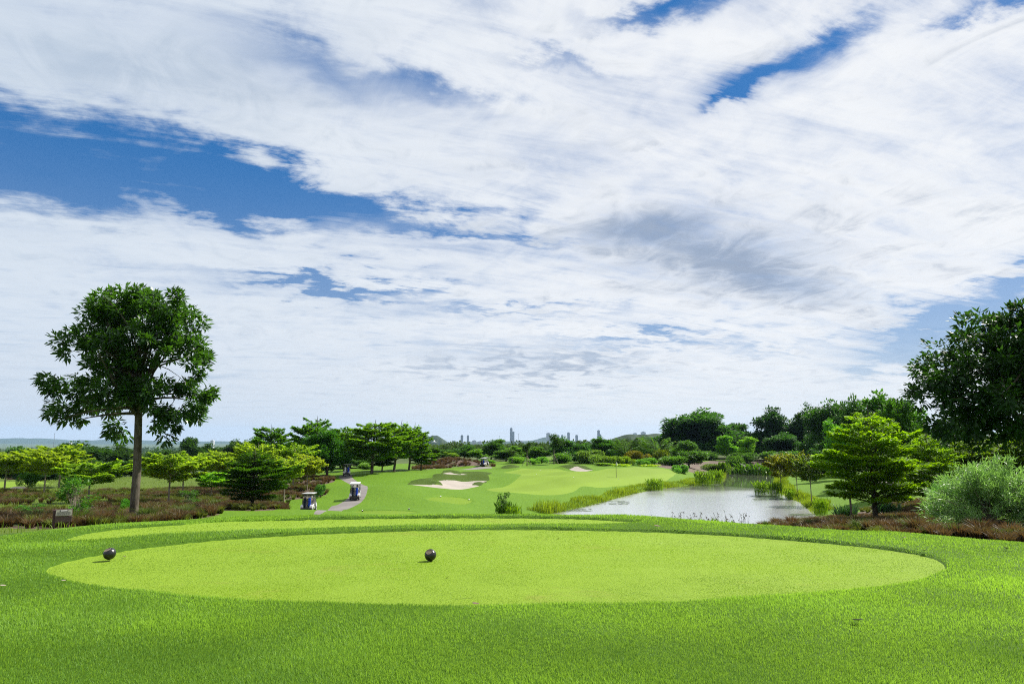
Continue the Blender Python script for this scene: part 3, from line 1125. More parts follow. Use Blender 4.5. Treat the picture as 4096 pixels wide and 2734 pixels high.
def broadleaf(rng, H, blobs, n_clumps, per_clump, leaf_L, leaf_W, trunk_r, fork=0.3, clump_r=0.45, droop=0.35, shell=0.75, lean=(0, 0), nbr=14, flat=0.0, twig=True):
    """crown of leafy clumps spread through ellipsoids; limbs run from the trunk to the clumps"""
    B = np.array(blobs, float)        # cx cy cz rx ry rz
    vol = (B[:, 3] * B[:, 4] * B[:, 5]) ** 0.8
    which = rng.choice(len(B), n_clumps, p=vol / vol.sum())
    u = unit(rng.normal(size=(n_clumps, 3)))
    rad = np.where(rng.random(n_clumps) < shell, rng.uniform(0.78, 1.03, n_clumps), rng.uniform(0.2, 0.8, n_clumps))
    cc = B[which, :3] + u * rad[:, None] * B[which, 3:]
    ctr = np.array([lean[0] * 0.6, lean[1] * 0.6, H * fork])
    outw = unit(cc - ctr)
    N = n_clumps * per_clump
    cs = clump_r * rng.uniform(0.55, 1.35, n_clumps)
    base = np.repeat(cc, per_clump, 0)
    o = np.repeat(outw, per_clump, 0)
    gl = rng.normal(size=(N, 3))
    gl *= np.minimum(1.0, 1.75 / np.linalg.norm(gl, axis=1, keepdims=True))
    loc = gl * np.repeat(cs, per_clump)[:, None] * np.array([0.62, 0.62, 0.48 - 0.3 * flat])
    p = base + loc
    d = unit(loc * 0.9 / max(clump_r, .01) + o * 0.55 + rng.normal(size=(N, 3)) * 0.45 + np.array([0, 0, -droop]))
    nrm = unit(np.array([0, 0, 1.0]) + rng.normal(size=(N, 3)) * 0.5 + o * 0.3)
    s = unit(np.cross(d, nrm))
    L = leaf_L * rng.uniform(0.65, 1.25, N)
    Wd = leaf_W * rng.uniform(0.7, 1.2, N)
    V, Fq = leaves_np(p, d, s, L, Wd, fold=0.08)
    vc = np.repeat(np.clip(rng.normal(0.42, 0.22, n_clumps), 0, 1), per_clump)
    var = np.clip(vc + rng.normal(0, 0.16, N), 0, 1)
    # limbs
    top = np.array([lean[0], lean[1], H * 0.72])
    forkp = np.array([lean[0] * fork, lean[1] * fork, H * fork])
    tr = [(np.array([[0, 0, -0.25], [0, 0, 0.35], forkp * 0.5 * np.array([1, 1, 1]) + rng.normal(0, trunk_r * 0.25, 3) * np.array([1, 1, 0]), forkp, (forkp + top) / 2, top]),
           np.array([1.22, 1.04, 0.96, 0.86, 0.5, 0.15]) * trunk_r)]
    idx = rng.choice(n_clumps, min(nbr, n_clumps), replace=False)
    for i in idx:
        h0 = rng.uniform(0.0, 0.75)
        a = forkp + (top - forkp) * h0
        k = bend(a, cc[i], rng, 0.18, 6)
        tr.append((k, np.linspace(trunk_r * (0.48 - 0.3 * h0), trunk_r * 0.06, 6)))
        if twig:
            for q in rng.choice(n_clumps, 5, replace=False):
                m = k[3]
                if np.linalg.norm(cc[q] - m) < 2.2 * clump_r + 1.6:
                    tr.append((bend(m, cc[q], rng, 0.15, 4), np.linspace(trunk_r * 0.12, trunk_r * 0.03, 4)))
    return tubes_np(tr, 7), (V, Fq, np.repeat(var, 4))


def layered(rng, H, Rm, n_tiers, trunk_r, leaf_L, leaf_W, per_m2=60, base_h=0.24, rise=0.22, peak=0.42, gap=1.0, nbr=(5, 8), lift=0.35, lean=(0, 0), point=1.25):
    """tree with whorls of flat spreading sprays one above the other"""
    P_, D_, V_ = [], [], []
    tr = [(np.array([[0, 0, -0.25], [0, 0, 0.15], [lean[0] * .3, lean[1] * .3, H * 0.4], [lean[0] * .7, lean[1] * .7, H * 0.75], [lean[0], lean[1], H * 0.98]]), np.array([1.3, 1.05, 0.8, 0.45, 0.08]) * trunk_r)]
    for t in range(n_tiers):
        f = (t + 0.5) / n_tiers
        z0 = H * (base_h + (0.96 - base_h) * f ** 0.95) - (0.10 + 0.06 * (1 - f)) * H
        if f < peak:
            R = Rm * (0.62 + 0.38 * (f / peak))
        else:
            R = Rm * (1 - ((f - peak) / (1 - peak)) ** point * 0.86)
        nb_ = rng.integers(nbr[0], nbr[1] + 1)
        if f > 0.75:
            nb_ = max(3, nb_ - 2)
        a0 = rng.uniform(0, 2 * pi)
        for b in range(nb_):
            az = a0 + 2 * pi * b / nb_ + rng.normal(0, 0.22)
            L = R * rng.uniform(0.72, 1.12)
            ri = rise * rng.uniform(0.5, 1.5) * (1 + 1.2 * f)
            o = np.array([lean[0] * f, lean[1] * f, z0 + rng.normal(0, 0.02 * H)])
            dirn = np.array([sin(az), cos(az), 0])
            sidev = np.array([cos(az), -sin(az), 0])
            k = np.linspace(0, 1, 6)[:, None]
            line = o + dirn * L * k + np.array([0, 0, 1]) * (L * ri * (k ** 0.8) + 0.06 * L * np.sin(k * pi))
            tr.append((line, np.linspace(trunk_r * (0.32 - 0.2 * f), trunk_r * 0.03, 6)))
            # spray: fans of leaves in a nearly flat plane along the branch
            width = 0.36 * L
            area = L * width * 1.2
            n = int(area * per_m2 * gap)
            if n < 12: n = 12
            u = rng.beta(1.9, 1.2, n)
            u = 0.10 + 0.95 * u
            wv = rng.uniform(-1, 1, n) * width * np.clip(np.sin(np.clip(u, 0, 1.0) ** 0.8 * pi * 0.97), 0.05, 1) ** 0.7 * (0.55 + 0.6 * rng.random(n))
            zz = L * ri * (np.clip(u, 0, 1.1) ** 0.8) + 0.06 * L * np.sin(np.clip(u, 0, 1) * pi) - 0.16 * np.abs(wv) * 0.7 + rng.normal(0, 0.0065 * H, n) + 0.010 * H * rng.random(n) + 0.10 * L * np.clip(u - 0.75, 0, 1)
            p = o + dirn * (L * u)[:, None] + sidev * wv[:, None] + np.array([0, 0, 1]) * zz[:, None]
            d = unit(dirn * rng.uniform(0.3, 1, n)[:, None] + sidev * (np.sign(wv) * rng.uniform(0.1, 1.0, n))[:, None] + np.array([0, 0, 1]) * rng.normal(lift * 0.35, 0.3, n)[:, None])
            P_.append(p); D_.append(d)
            V_.append(np.clip(rng.normal(0.45, 0.12) + 0.15 * (u - 0.5) + rng.normal(0, 0.17, n), 0, 1))
    p = np.concatenate(P_); d = np.concatenate(D_); var = np.concatenate(V_)
    n = len(p)
    nrm = unit(np.array([0, 0, 1.0]) + rng.normal(size=(n, 3)) * 0.38)
    s = unit(np.cross(d, nrm))
    V, Fq = leaves_np(p, d, s, leaf_L * rng.uniform(0.7, 1.3, n), leaf_W * rng.uniform(0.7, 1.2, n), 0.06)
    return tubes_np(tr, 7), (V, Fq, np.repeat(var, 4))


def bush(rng, H, R, n, leaf_L, leaf_W, lumps=7, upright=0.3):
    """rounded shrub of leafy stems"""
    c = np.stack([rng.normal(0, R * 0.42, lumps), rng.normal(0, R * 0.42, lumps), rng.uniform(0.28, 0.74, lumps) * H], 1)
    r = rng.uniform(0.32, 0.55, lumps) * R
    w = rng.choice(lumps, n)
    u = unit(rng.normal(size=(n, 3)))
    rad = rng.uniform(0.45, 1.05, n) ** 0.6
    p = c[w] + u * (rad * r[w])[:, None] * np.array([1, 1, 0.8 * H / (2 * R) + 0.35])
    p[:, 2] = np.clip(p[:, 2], 0.03 * H, None)
    d = unit(u * 0.8 + rng.normal(size=(n, 3)) * 0.5 + np.array([0, 0, upright]))
    s = unit(np.cross(d, unit(np.array([0, 0, 1.0]) + rng.normal(size=(n, 3)) * 0.6)))
    V, Fq = leaves_np(p, d, s, leaf_L * rng.uniform(0.7, 1.3, n), leaf_W * rng.uniform(0.7, 1.2, n), 0.06)
    vl = np.clip(rng.normal(0.45, 0.2, lumps), 0, 1)
    var = np.clip(vl[w] + rng.normal(0, 0.18, n), 0, 1)
    tr = []
    for i in range(lumps):
        tr.append((bend([rng.normal(0, 0.06 * R), rng.normal(0, 0.06 * R), -0.1], c[i], rng, 0.1, 4), np.linspace(0.03 * R, 0.008 * R, 4)))
    return tubes_np(tr, 5), (V, Fq, np.repeat(var, 4))


def blades_np(rng, p, h, w, lean_dir=None, lean=0.35, kink=True):
    """grass blades: two-part bent strips (quad + quad folded to a tip)"""
    n = len(p)
    az = rng.uniform(0, 2 * pi, n)
    l = np.abs(rng.normal(lean, lean * 0.5, n))
    dirv = np.stack([np.sin(az), np.cos(az), np.zeros(n)], 1)
    if lean_dir is not None:
        dirv = unit(dirv * 0.8 + lean_dir)
    wa = rng.uniform(0, 2 * pi, n)
    side = np.stack([np.sin(wa), np.cos(wa), np.zeros(n)], 1)
    h = np.asarray(h, float).reshape(-1, 1) * np.ones((n, 1)); w = np.asarray(w, float).reshape(-1, 1) * np.ones((n, 1))
    mid = p + np.array([0, 0, 1.0]) * h * 0.6 + dirv * h * 0.35 * l[:, None]
    tip = p + np.array([0, 0, 1.0]) * h * (1.0 - 0.15 * l[:, None]) + dirv * h * 1.05 * l[:, None]
    V = np.stack([p - side * w * 0.5, p + side * w * 0.5, mid + side * w * 0.42, tip, mid - side * w * 0.42], 1).reshape(-1, 3)
    b = np.arange(n)[:, None] * 5
    Fq = np.concatenate([b + np.array([[0, 1, 2, 4]])], 0)
    Ft = b + np.array([[4, 2, 3, 3]])
    return V, Fq, Ft


def blade_obj(name, V, Fq, Ft, mat, var, parent=None):
    """strips with a triangle tip: written as quads plus triangles"""
    V = np.asarray(V, np.float32)
    me = bpy.data.meshes.new(name)
    me.vertices.add(len(V))
    me.vertices.foreach_set('co', V.ravel())
    nq, nt = len(Fq), len(Ft)
    loops = np.concatenate([Fq.ravel(), Ft[:, :3].ravel()]).astype(np.int32)
    me.loops.add(len(loops))
    me.loops.foreach_set('vertex_index', loops)
    me.polygons.add(nq + nt)
    me.polygons.foreach_set('loop_start', np.concatenate([np.arange(nq) * 4, nq * 4 + np.arange(nt) * 3]).astype(np.int32))
    a = me.attributes.new('var', 'FLOAT', 'POINT')
    a.data.foreach_set('value', np.repeat(np.asarray(var, np.float32), 5))
    me.update(calc_edges=True)
    me.materials.append(mat)
    o = bpy.data.objects.new(name, me)
    COL.objects.link(o)
    if parent is not None:
        o.parent = parent
    return o


def tussock(rng, n, h, r):
    a = rng.uniform(0, 2 * pi, n); q = np.sqrt(rng.random(n)) * r * 0.35
    p = np.stack([q * np.sin(a), q * np.cos(a), np.zeros(n)], 1)
    out = np.stack([np.sin(a), np.cos(a), np.zeros(n)], 1)
    hh = h * rng.uniform(0.6, 1.15, n)
    V, Fq, Ft = blades_np(rng, p, hh, 0.030 * h / 0.6, out * 1.4, 0.55)
    return V, Fq, Ft, np.clip(rng.normal(0.5, 0.28, n), 0, 1)


def fern_palm(rng, H, R, nf=16, leaflets=26):
    """clump of arching feather fronds"""
    P_, D_, S_, L_ = [], [], [], []
    tr = []
    for i in range(nf):
        az = rng.uniform(0, 2 * pi)
        up = rng.uniform(0.45, 1.0)
        dv = np.array([sin(az), cos(az), 0])
        k = np.linspace(0, 1, 9)[:, None]
        reach = R * (1.25 - 0.75 * up)
        base = np.array([rng.normal(0, R * 0.08), rng.normal(0, R * 0.08), 0.0])
        line = base + dv * reach * k ** 1.5 + np.array([0, 0, 1.0]) * H * up * (1.32 * k - 0.34 * k ** 3.2)
        tr.append((line, np.linspace(0.02 * H, 0.004 * H, 9) * 0.6))
        for u in np.linspace(0.28, 1.0, leaflets):
            q = np.array([np.interp(u, k[:, 0], line[:, c]) for c in range(3)])
            sd = np.array([cos(az), -sin(az), 0])
            for sg in (-1, 1):
                P_.append(q)
                D_.append(sd * sg * 0.9 + dv * 0.75 + np.array([0, 0, 0.15 - 0.55 * u]) + rng.normal(0, 0.12, 3))
                L_.append(0.30 * R * (0.35 + sin(min(u, 1) * pi * 0.9)) * 0.9)
    p = np.array(P_); d = unit(np.array(D_)); n = len(p)
    s = unit(np.cross(d, unit(np.array([0, 0, 1.0]) + rng.normal(size=(n, 3)) * 0.25)))
    V, Fq = leaves_np(p, d, s, np.array(L_), 0.045 * R, 0.04)
    return tubes_np(tr, 5), (V, Fq, np.repeat(np.clip(rng.normal(0.45, 0.22, n), 0, 1), 4))


def canna(rng, n, H, R):
    """stand of broad upright leaves on stalks"""
    a = rng.uniform(0, 2 * pi, n); q = np.sqrt(rng.random(n)) * R
    base = np.stack([q * np.sin(a), q * np.cos(a) * 0.6, np.zeros(n)], 1)
    hh = H * rng.uniform(0.35, 0.85, n)
    az = rng.uniform(0, 2 * pi, n)
    dv = np.stack([np.sin(az), np.cos(az), np.zeros(n)], 1)
    p = base + np.array([0, 0, 1.0]) * hh[:, None] + dv * 0.08 * H
    d = unit(dv * rng.uniform(0.4, 1.0, n)[:, None] + np.array([0, 0, 1.0]) * rng.uniform(0.35, 1.1, n)[:, None])
    s = unit(np.cross(d, unit(rng.normal(size=(n, 3)) + np.array([0, 0, 1.2]))))
    V, Fq = leaves_np(p, d, s, H * 0.42 * rng.uniform(0.7, 1.2, n), H * 0.11, 0.05)
    # stalks belong to the leafy mass
    st = p - base
    Ls = np.linalg.norm(st, axis=1)
    ds = unit(st)
    ss_ = unit(np.cross(ds, rng.normal(size=(n, 3))))
    V2, F2 = leaves_np(base - np.array([0, 0, 0.12 * H]), ds, ss_, Ls + 0.2 * H, H * 0.030)
    V, Fq = np.concatenate([V, V2]), np.concatenate([Fq, F2 + len(V)])
    return None, (V, Fq, np.repeat(np.clip(rng.normal(0.5, 0.25, 2 * n), 0, 1), 4))


def place(src, x, y, name=None, H=None, Hsrc=1.0, wscale=1.0, rz=None, first=False, tint=None, zoff=0.0, label=None, cat=None, group=None, ysc=None):
    """a planted copy of a prototype scaled to its height"""
    o = copy_tree(src)
    k = (H or Hsrc) / Hsrc
    o.scale = (k * wscale, k * (ysc or wscale), k)
    o.rotation_euler = (0, 0, rz if rz is not None else random.uniform(0, 2 * pi))
    o.location = (x, y, gz(x, y) + zoff)
    if name:
        o.name = name
    if tint:
        for ch in o.children:
            ch.color = (*tint, 1.0)
    tag(o, label, cat, group)
    return o


def drop_proto(src):
    for ch in list(src.children):
        drop_proto(ch)
    bpy.data.objects.remove(src)


def at(px, Y):
    """ground point under a pixel column at forward distance Y"""
    return (px - 512.0) / F * Y / (cos(TH) + 0.0) * 1.0, Y


def col_x(px, py, Y):
    d = ray(px, py)
    return d[0] / d[1] * Y


def h_from(py_top, x, y, px):
    """height above ground of something at (x, y) whose top is seen at py_top"""
    d = ray(px, py_top)
    return EYE + d[2] / d[1] * y - gz(x, y)


# ------------------------------------------------------------------ big trees
def big_tree():
    bx, by = col_x(133, 521, 40), 40.0
    base = np.array([bx, by, gz(bx, by)])

    def bl(px, py, dY, rpx, rpy, rdep):
        px = 131 + (px - 131) * 0.92
        p = P(px, py, 40 + dY) - base
        k = (40 + dY) / F * 0.95
        return (p[0], p[1], p[2], rpx * k, rdep, rpy * k)
    blobs = [bl(118, 306, 0.3, 26, 22, 1.9), bl(100, 322, 0.2, 20, 16, 1.6), bl(140, 300, 0.0, 16, 14, 1.1), bl(170, 308, -0.3, 26, 22, 1.8), bl(190, 330, 0.5, 20, 22, 1.6), bl(203, 356, 0.6, 15, 24, 1.4),
             bl(200, 392, 0.8, 17, 22, 1.4), bl(150, 345, -1.0, 30, 24, 1.8), bl(84, 346, -0.4, 26, 20, 1.9), bl(112, 352, -1.2, 26, 22, 1.8), bl(66, 382, 0.2, 26, 15, 1.7), bl(66, 408, 0.4, 21, 15, 1.5),
             bl(110, 392, -0.8, 28, 18, 1.9), bl(148, 394, -0.6, 22, 20, 1.6), bl(118, 425, 0.2, 12, 15, 0.8), bl(165, 424, 0.3, 14, 17, 0.9), bl(184, 412, 0.4, 18, 14, 1.1), bl(95, 404, 1.5, 18, 12, 1.2), bl(128, 372, 1.2, 24, 16, 1.5)]
    tr, cr = broadleaf(np.random.default_rng(11), 14.0, blobs, 315, 66, 0.37, 0.155, 0.235, fork=0.42, clump_r=0.35, droop=0.5, shell=0.84, lean=(-0.35, 0), nbr=60)
    o = make_plant('broadleaf_tree', tr, cr, M['bark'], M['l_big'])
    o.location = base
    tag(o, 'tall dark broadleaf tree with a bare grey trunk standing alone behind the sign', 'tree')
    # fine twig that hangs at the trunk below the crown
    return o


BIGT = big_tree()


def shade_tree():
    bx, by = col_x(1072, 529, 27), 27.0
    base = np.array([bx, by, gz(bx, by)])

    def bl(px, py, dY, rpx, rpy, rdep):
        p = P(px, py, 27 + dY * 0.7) - base
        k = (27 + dY * 0.7) / F
        rdep = rdep * 0.72
        return (p[0], p[1], p[2], rpx * k, rdep, rpy * k)
    blobs = [bl(962, 366, 0, 40, 34, 2.4), bl(934, 388, -0.5, 24, 24, 1.6), bl(992, 342, 0.5, 40, 34, 2.4), bl(1026, 332, 0, 42, 28, 2.6), bl(1000, 390, -1, 50, 34, 2.8),
             bl(958, 412, -0.8, 30, 26, 1.8), bl(1056, 360, 0.5, 60, 46, 3.0), bl(1070, 415, 0, 54, 40, 3.0), bl(985, 428, -0.2, 34, 18, 2.0), bl(1110, 380, 0, 60, 60, 3.0), bl(945, 432, -1.0, 16, 14, 1.0),
             bl(1015, 318, 0.4, 18, 14, 1.2)]
    tr, cr = broadleaf(np.random.default_rng(23), 12.5, blobs, 520, 60, 0.26, 0.12, 0.24, fork=0.30, clump_r=0.31, droop=0.45, shell=0.74, lean=(-1.6, 0), nbr=60)
    o = make_plant('leaning_tree', tr, cr, M['bark_dark'], M['l_shade'])
    o.location = base
    tag(o, 'very dark spreading tree leaning in over the silver shrub, cut by the frame', 'tree')
    return o


SHADET = shade_tree()

# ------------------------------------------------------------------ prototypes
LAY = []
for sd_, (H_, R_, nt_) in enumerate([(8.0, 3.4, 9), (8.0, 3.7, 8), (8.0, 3.0, 9)]):
    g = np.random.default_rng(100 + sd_)
    t_, c_ = layered(g, H_, R_, nt_, 0.16, 0.40, 0.19, per_m2=95, base_h=0.34, rise=0.26, peak=0.36, lean=((0.2, 0), (-0.3, 0.1), (0.9, 0))[sd_], point=1.2)
    LAY.append((make_plant('layered_tree', t_, c_, M['bark'], M['l_layer']), H_, 2.1 * R_))
NEARLAY = []
for sd_ in range(2):
    g = np.random.default_rng(130 + sd_)
    t_, c_ = layered(g, 7.0, 3.2, 10, 0.13, 0.21, 0.10, per_m2=230, base_h=0.26, rise=0.20, peak=0.30, point=1.05, nbr=(6, 9))
    NEARLAY.append((make_plant('layered_tree', t_, c_, M['bark_dark'], M['l_layer']), 7.0, 6.6))
PALE = []
for sd_ in range(4):
    g = np.random.default_rng(160 + sd_)
    t_, c_ = layered(g, 5.0, 2.7, 6, 0.075, 0.28, 0.17, per_m2=135, base_h=0.56 - 0.05 * (sd_ % 2), rise=0.30, peak=0.28, point=1.5, nbr=(6, 8), lift=-0.5)
    PALE.append((make_plant('pale_tree', t_, c_, M['bark_pale'], M['l_pale']), 5.0, 5.6))
RND = []
for sd_ in range(4):
    g = np.random.default_rng(200 + sd_)
    nb_ = 12 + 2 * sd_
    bl_ = []
    for i in range(nb_):
        a = g.uniform(0, 2 * pi); q = g.uniform(0.5, 3.4)
        bl_.append((q * sin(a), q * cos(a), 2.4 + (6.4 * (1 - (q / 4.3) ** 2)) * g.uniform(0.05, 1.0), g.uniform(1.2, 2.1), g.uniform(1.2, 2.1), g.uniform(1.0, 1.6)))
    t_, c_ = broadleaf(g, 10.0, bl_, 420, 34, 0.46, 0.26, 0.24, fork=0.24, clump_r=0.55, droop=0.2, shell=0.75, nbr=20, twig=False)
    RND.append((make_plant('woodland_tree', t_, c_, M['bark_dark'], M['l_dark']), 10.0, 9.6))
TALL = []   # slender young trees
for sd_ in range(3):
    g = np.random.default_rng(240 + sd_)
    bl_ = [(g.normal(0, 0.7), g.normal(0, 0.7), z, g.uniform(0.7, 1.25), g.uniform(0.7, 1.25), g.uniform(0.7, 1.1)) for z in np.linspace(2.4, 6.6, 7)]
    t_, c_ = broadleaf(g, 7.5, bl_, 170, 34, 0.38, 0.22, 0.10, fork=0.28, clump_r=0.42, droop=0.1, shell=0.7, nbr=14, twig=False)
    TALL.append((make_plant('young_tree', t_, c_, M['bark'], M['l_bush']), 7.5, 4.0))
SPARSE = []
for sd_ in range(2):
    g = np.random.default_rng(270 + sd_)
    bl_ = [(g.normal(0, 0.5), g.normal(0, 0.5), z, 0.85, 0.85, 0.6) for z in (4.3, 5.0, 5.7, 6.2)]
    t_, c_ = broadleaf(g, 6.6, bl_, 46, 26, 0.40, 0.22, 0.13, fork=0.55, clump_r=0.36, droop=0.2, shell=0.7, nbr=18, twig=False)
    SPARSE.append((make_plant('staked_tree', t_, c_, M['bark'], M['l_dark']), 6.6, 2.7))
BUSH = []
for sd_ in range(4):
    g = np.random.default_rng(300 + sd_)
    t_, c_ = bush(g, 2.2, 1.7, 4200, 0.28, 0.14, lumps=9)
    BUSH.append((make_plant('bush', t_, c_, M['bark_dark'], M['l_bush'], 'foliage', 'stem'), 2.2, 3.4))
PALM = []
for sd_ in range(2):
    g = np.random.default_rng(330 + sd_)
    t_, c_ = fern_palm(g, 5.2, 3.4, 22, 26)
    PALM.append((make_plant('clump_palm', t_, c_, M['bark_dark'], M['l_palm'], 'fronds_mass', 'stalk'), 5.2, 6.4))
CAN = []
for sd_ in range(3):
    g = np.random.default_rng(350 + sd_)
    t_, c_ = canna(g, 260, 1.5, 1.6)
    CAN.append((make_plant('water_plant', t_, c_, M['l_canna'], M['l_canna'], 'foliage', 'stalk'), 1.5, 3.4))
for src, hh_, ww_ in PALM:
    for ch in src.children:
        if ch.name.startswith('fronds_mass'):
            ch.name = 'foliage'


MEAS = {}


def put(src, px, pyb, Y, pytop, wpx, label, cat='tree', group=None, tint=None, rz=None, name=None):
    o_, Hs, Ws = src
    if o_.name not in MEAS:
        cr_ = [c for c in o_.children if c.data.materials[0].name.split('.')[0].endswith(('leaf',)) or c.name.startswith(('crown', 'foliage'))][0]
        co = np.empty(len(cr_.data.vertices) * 3, np.float32)
        cr_.data.vertices.foreach_get('co', co)
        co = co.reshape(-1, 3)
        MEAS[o_.name] = (float(np.percentile(co[:, 2], 99.9)), float(np.mean([np.percentile(co[:, k], 99.2) - np.percentile(co[:, k], 0.8) for k in (0, 1)])))
    Hs, Ws = MEAS[o_.name]
    x = col_x(px, pyb, Y)
    H = max(0.4, h_from(pytop, x, Y, px))
    wm = wpx * Y / F
    return place(o_, x, Y, name=name, H=H, Hsrc=Hs, wscale=wm / (Ws * H / Hs), rz=rz, tint=tint, label=label, cat=cat, group=group)


# ------------------------------------------------------------------ the thicket of pale trees on the left
G_PALE = 'pale green garden trees in the thicket'
pale_list = [
    (0, 4, 492, 92, 451, 56, 'pale yellow tree at the picture edge with a leaning white stem', (1.0, 1.0, 0.8)),
    (1, 44, 492, 88, 447.5, 48, 'pale tree with a bundle of bare stems in front of the hut', (1.0, 1.0, 0.8)),
    (2, 59, 486, 104, 444, 56, 'pale tree with a thick pale stem between the hut and the lone tall tree', (0.95, 1.0, 0.75)),
    (3, 88, 503, 66, 459.5, 66, 'broad pale tree with a low crown just beyond the sign', (0.80, 0.98, 0.75)),
    (0, 168, 506, 62, 451, 68, 'pale umbrella tree with a white stem beside the bare trunk of the tall tree', (0.95, 1.05, 0.9)),
    (2, 182, 500, 78, 455, 46, 'pale tree half hidden behind the umbrella tree by the tall trunk', (0.9, 1.0, 0.9)),
    (1, 218, 487, 98, 449.5, 34, 'flat topped pale tree with crooked branches between the umbrella tree and the dark layered one', (1.0, 1.05, 0.9)),
    (3, 256, 492, 92, 441, 44, 'tallest pale tree, its top showing above the dark layered tree', (1.0, 1.05, 0.85)),
    (0, 284, 499, 80, 456, 42, 'pale rounded tree directly beside the dark layered tree, towards the path', (1.0, 1.05, 0.85)),
    (2, 293, 487, 100, 443.5, 46, 'pale tree behind the pink flushed one, below the tall layered trees', (0.85, 1.0, 0.75)),
    (1, 307, 489, 94, 453, 34, 'pale tree with pink flushed tips on a straight white stem by the path', (1.12, 1.02, 1.0)),
]
for (k, px, pyb, Y, top, w, lab, ti) in pale_list:
    put(PALE[k], px, pyb, Y, top, w, lab, 'tree', G_PALE, ti)
put(PALE[3], 211, 496, 80, 470, 40, 'low bright green feathery shrub beside the dark layered tree', 'shrub', None, (1.0, 1.45, 0.9))
put(NEARLAY[0], 252, 508, 58, 450.5, 72, 'dark green layered tree with a short trunk at the edge of the tussock bed', 'tree', None, (0.55, 0.72, 0.8), rz=0.6)

G_LAY = 'tall layered trees beside the cart path'
for (k, px, pyb, Y, top, w, lab, ti, rz) in [
    (1, 271, 480, 130, 427, 42, 'lone layered tree rising behind the pale thicket', (0.62, 0.78, 0.8), 0.4),
    (0, 314, 479, 126, 418, 52, 'tallest layered tree with pointed tiers behind the leafy round tree', (0.62, 0.78, 0.8), 1.1),
    (0, 345, 476, 140, 427, 40, 'layered tree partly hidden between the leafy round tree and the path', (0.66, 0.80, 0.8), 2.5),
    (1, 371.7, 474.5, 118, 422.5, 60, 'broad layered tree with a clear straight trunk on the fairway edge', (0.92, 0.95, 0.8), 3.0),
    (2, 394, 471, 135, 423.5, 42, 'layered tree with a slim trunk just beyond the broad one', (0.92, 0.98, 0.8), 0.0),
    (2, 409, 470, 142, 426, 36, 'layered tree last in the row towards the conical hill', (0.80, 0.9, 0.8), -0.3),
    (1, 421, 468.5, 146, 447, 28, 'small low layered tree at the end of the row', (0.85, 0.92, 0.8), 2.1),
    (0, 382, 472, 138, 452, 28, 'small dark forked layered tree behind the broad one', (0.5, 0.62, 0.7), 0.9),
]:
    put(LAY[k], px, pyb, Y, top, w, lab, 'tree', G_LAY, tuple(c * 1.45 for c in ti), rz)
put(RND[1], 327, 478, 112, 428, 42, 'leafy rounded bright green tree beside the cart path', 'tree', None, (1.15, 1.75, 0.9))
put(RND[2], 350, 470, 160, 451, 40, 'grey green tree mass behind the highest cart', 'tree', None, (1.7, 1.9, 1.9))
put(BUSH[0], 367, 472, 150, 462, 17, 'grey leaved bush behind the path bend', 'shrub', None, (1.7, 1.8, 2.0))
put(TALL[0], 434, 468, 162, 447, 13, 'small upright green tree in front of the conical hill', 'tree', None, (0.8, 1.0, 0.7))

# dark trees behind the thicket
G_BACKL = 'dark trees behind the pale thicket'
for (k, px, Y, top, w, lab, ti) in [
    (0, 20, 230, 446, 40, 'grey green leaning trees at the far edge behind the hut', (1.5, 1.7, 1.9)),
    (1, 70, 190, 441, 60, 'dark tree behind the pale trees below the far towers', (0.8, 0.95, 0.9)),
    (2, 112, 200, 444, 40, 'dark tree seen between the pale crowns and the tall bare trunk', (0.9, 0.95, 1.0)),
    (3, 150, 210, 448, 44, 'dark tree just past the tall bare trunk', (0.85, 1.0, 0.9)),
    (0, 190, 210, 437, 30, 'dark rounded tree under the far ridge beside the white tower', (0.8, 0.95, 1.0)),
    (2, 212, 230, 443, 30, 'dark tree in front of the white tower', (0.9, 1.0, 1.05)),
    (1, 232, 230, 439, 24, 'dark tree with an open top between white tower and layered tree', (0.9, 1.0, 1.0)),
    (3, 249, 225, 438, 24, 'dark tree touching the lone layered tree', (0.85, 0.95, 1.0)),
    (2, 292, 200, 444, 36, 'mid green tree behind the gap of the layered trees', (0.9, 1.1, 0.9)),
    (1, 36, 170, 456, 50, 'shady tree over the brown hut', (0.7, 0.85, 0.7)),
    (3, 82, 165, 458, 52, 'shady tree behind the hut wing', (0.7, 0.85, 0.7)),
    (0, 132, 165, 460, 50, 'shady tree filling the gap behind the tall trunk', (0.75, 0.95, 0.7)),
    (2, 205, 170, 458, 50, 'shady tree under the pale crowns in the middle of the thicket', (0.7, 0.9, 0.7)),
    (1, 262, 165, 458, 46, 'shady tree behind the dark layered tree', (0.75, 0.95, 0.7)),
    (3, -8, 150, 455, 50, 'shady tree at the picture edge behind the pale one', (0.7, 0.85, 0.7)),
]:
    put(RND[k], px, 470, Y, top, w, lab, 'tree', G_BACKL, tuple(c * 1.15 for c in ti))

# saplings and shrubs near the sign
g = np.random.default_rng(401)
bl_ = [(g.normal(0, 0.75), g.normal(0, 0.35), z, 0.55, 0.5, 0.36) for z in (0.9, 1.3, 1.7, 2.1, 2.5, 2.9, 3.2)]
t_, c_ = broadleaf(g, 3.4, bl_, 60, 16, 0.24, 0.15, 0.045, fork=0.15, clump_r=0.28, droop=0.35, shell=0.6, nbr=22)
SAP = (make_plant('sapling', t_, c_, M['bark_pale'], M['l_bush']), 3.4, 2.4)
put(SAP, 72, 525, 36, 475, 40, 'broad leaved sapling right behind the wooden sign', 'sapling', None, (1.0, 1.5, 0.9))
put(SAP, 32, 522, 44, 503, 22, 'small leafy shrub among tussocks near the picture edge', 'shrub', None, (1.0, 1.5, 1.0))
put(BUSH[2], 28, 486, 104, 471, 15, 'round leafy shrub at the edge of the pale green by the hut', 'shrub', None, (0.8, 1.2, 0.8))
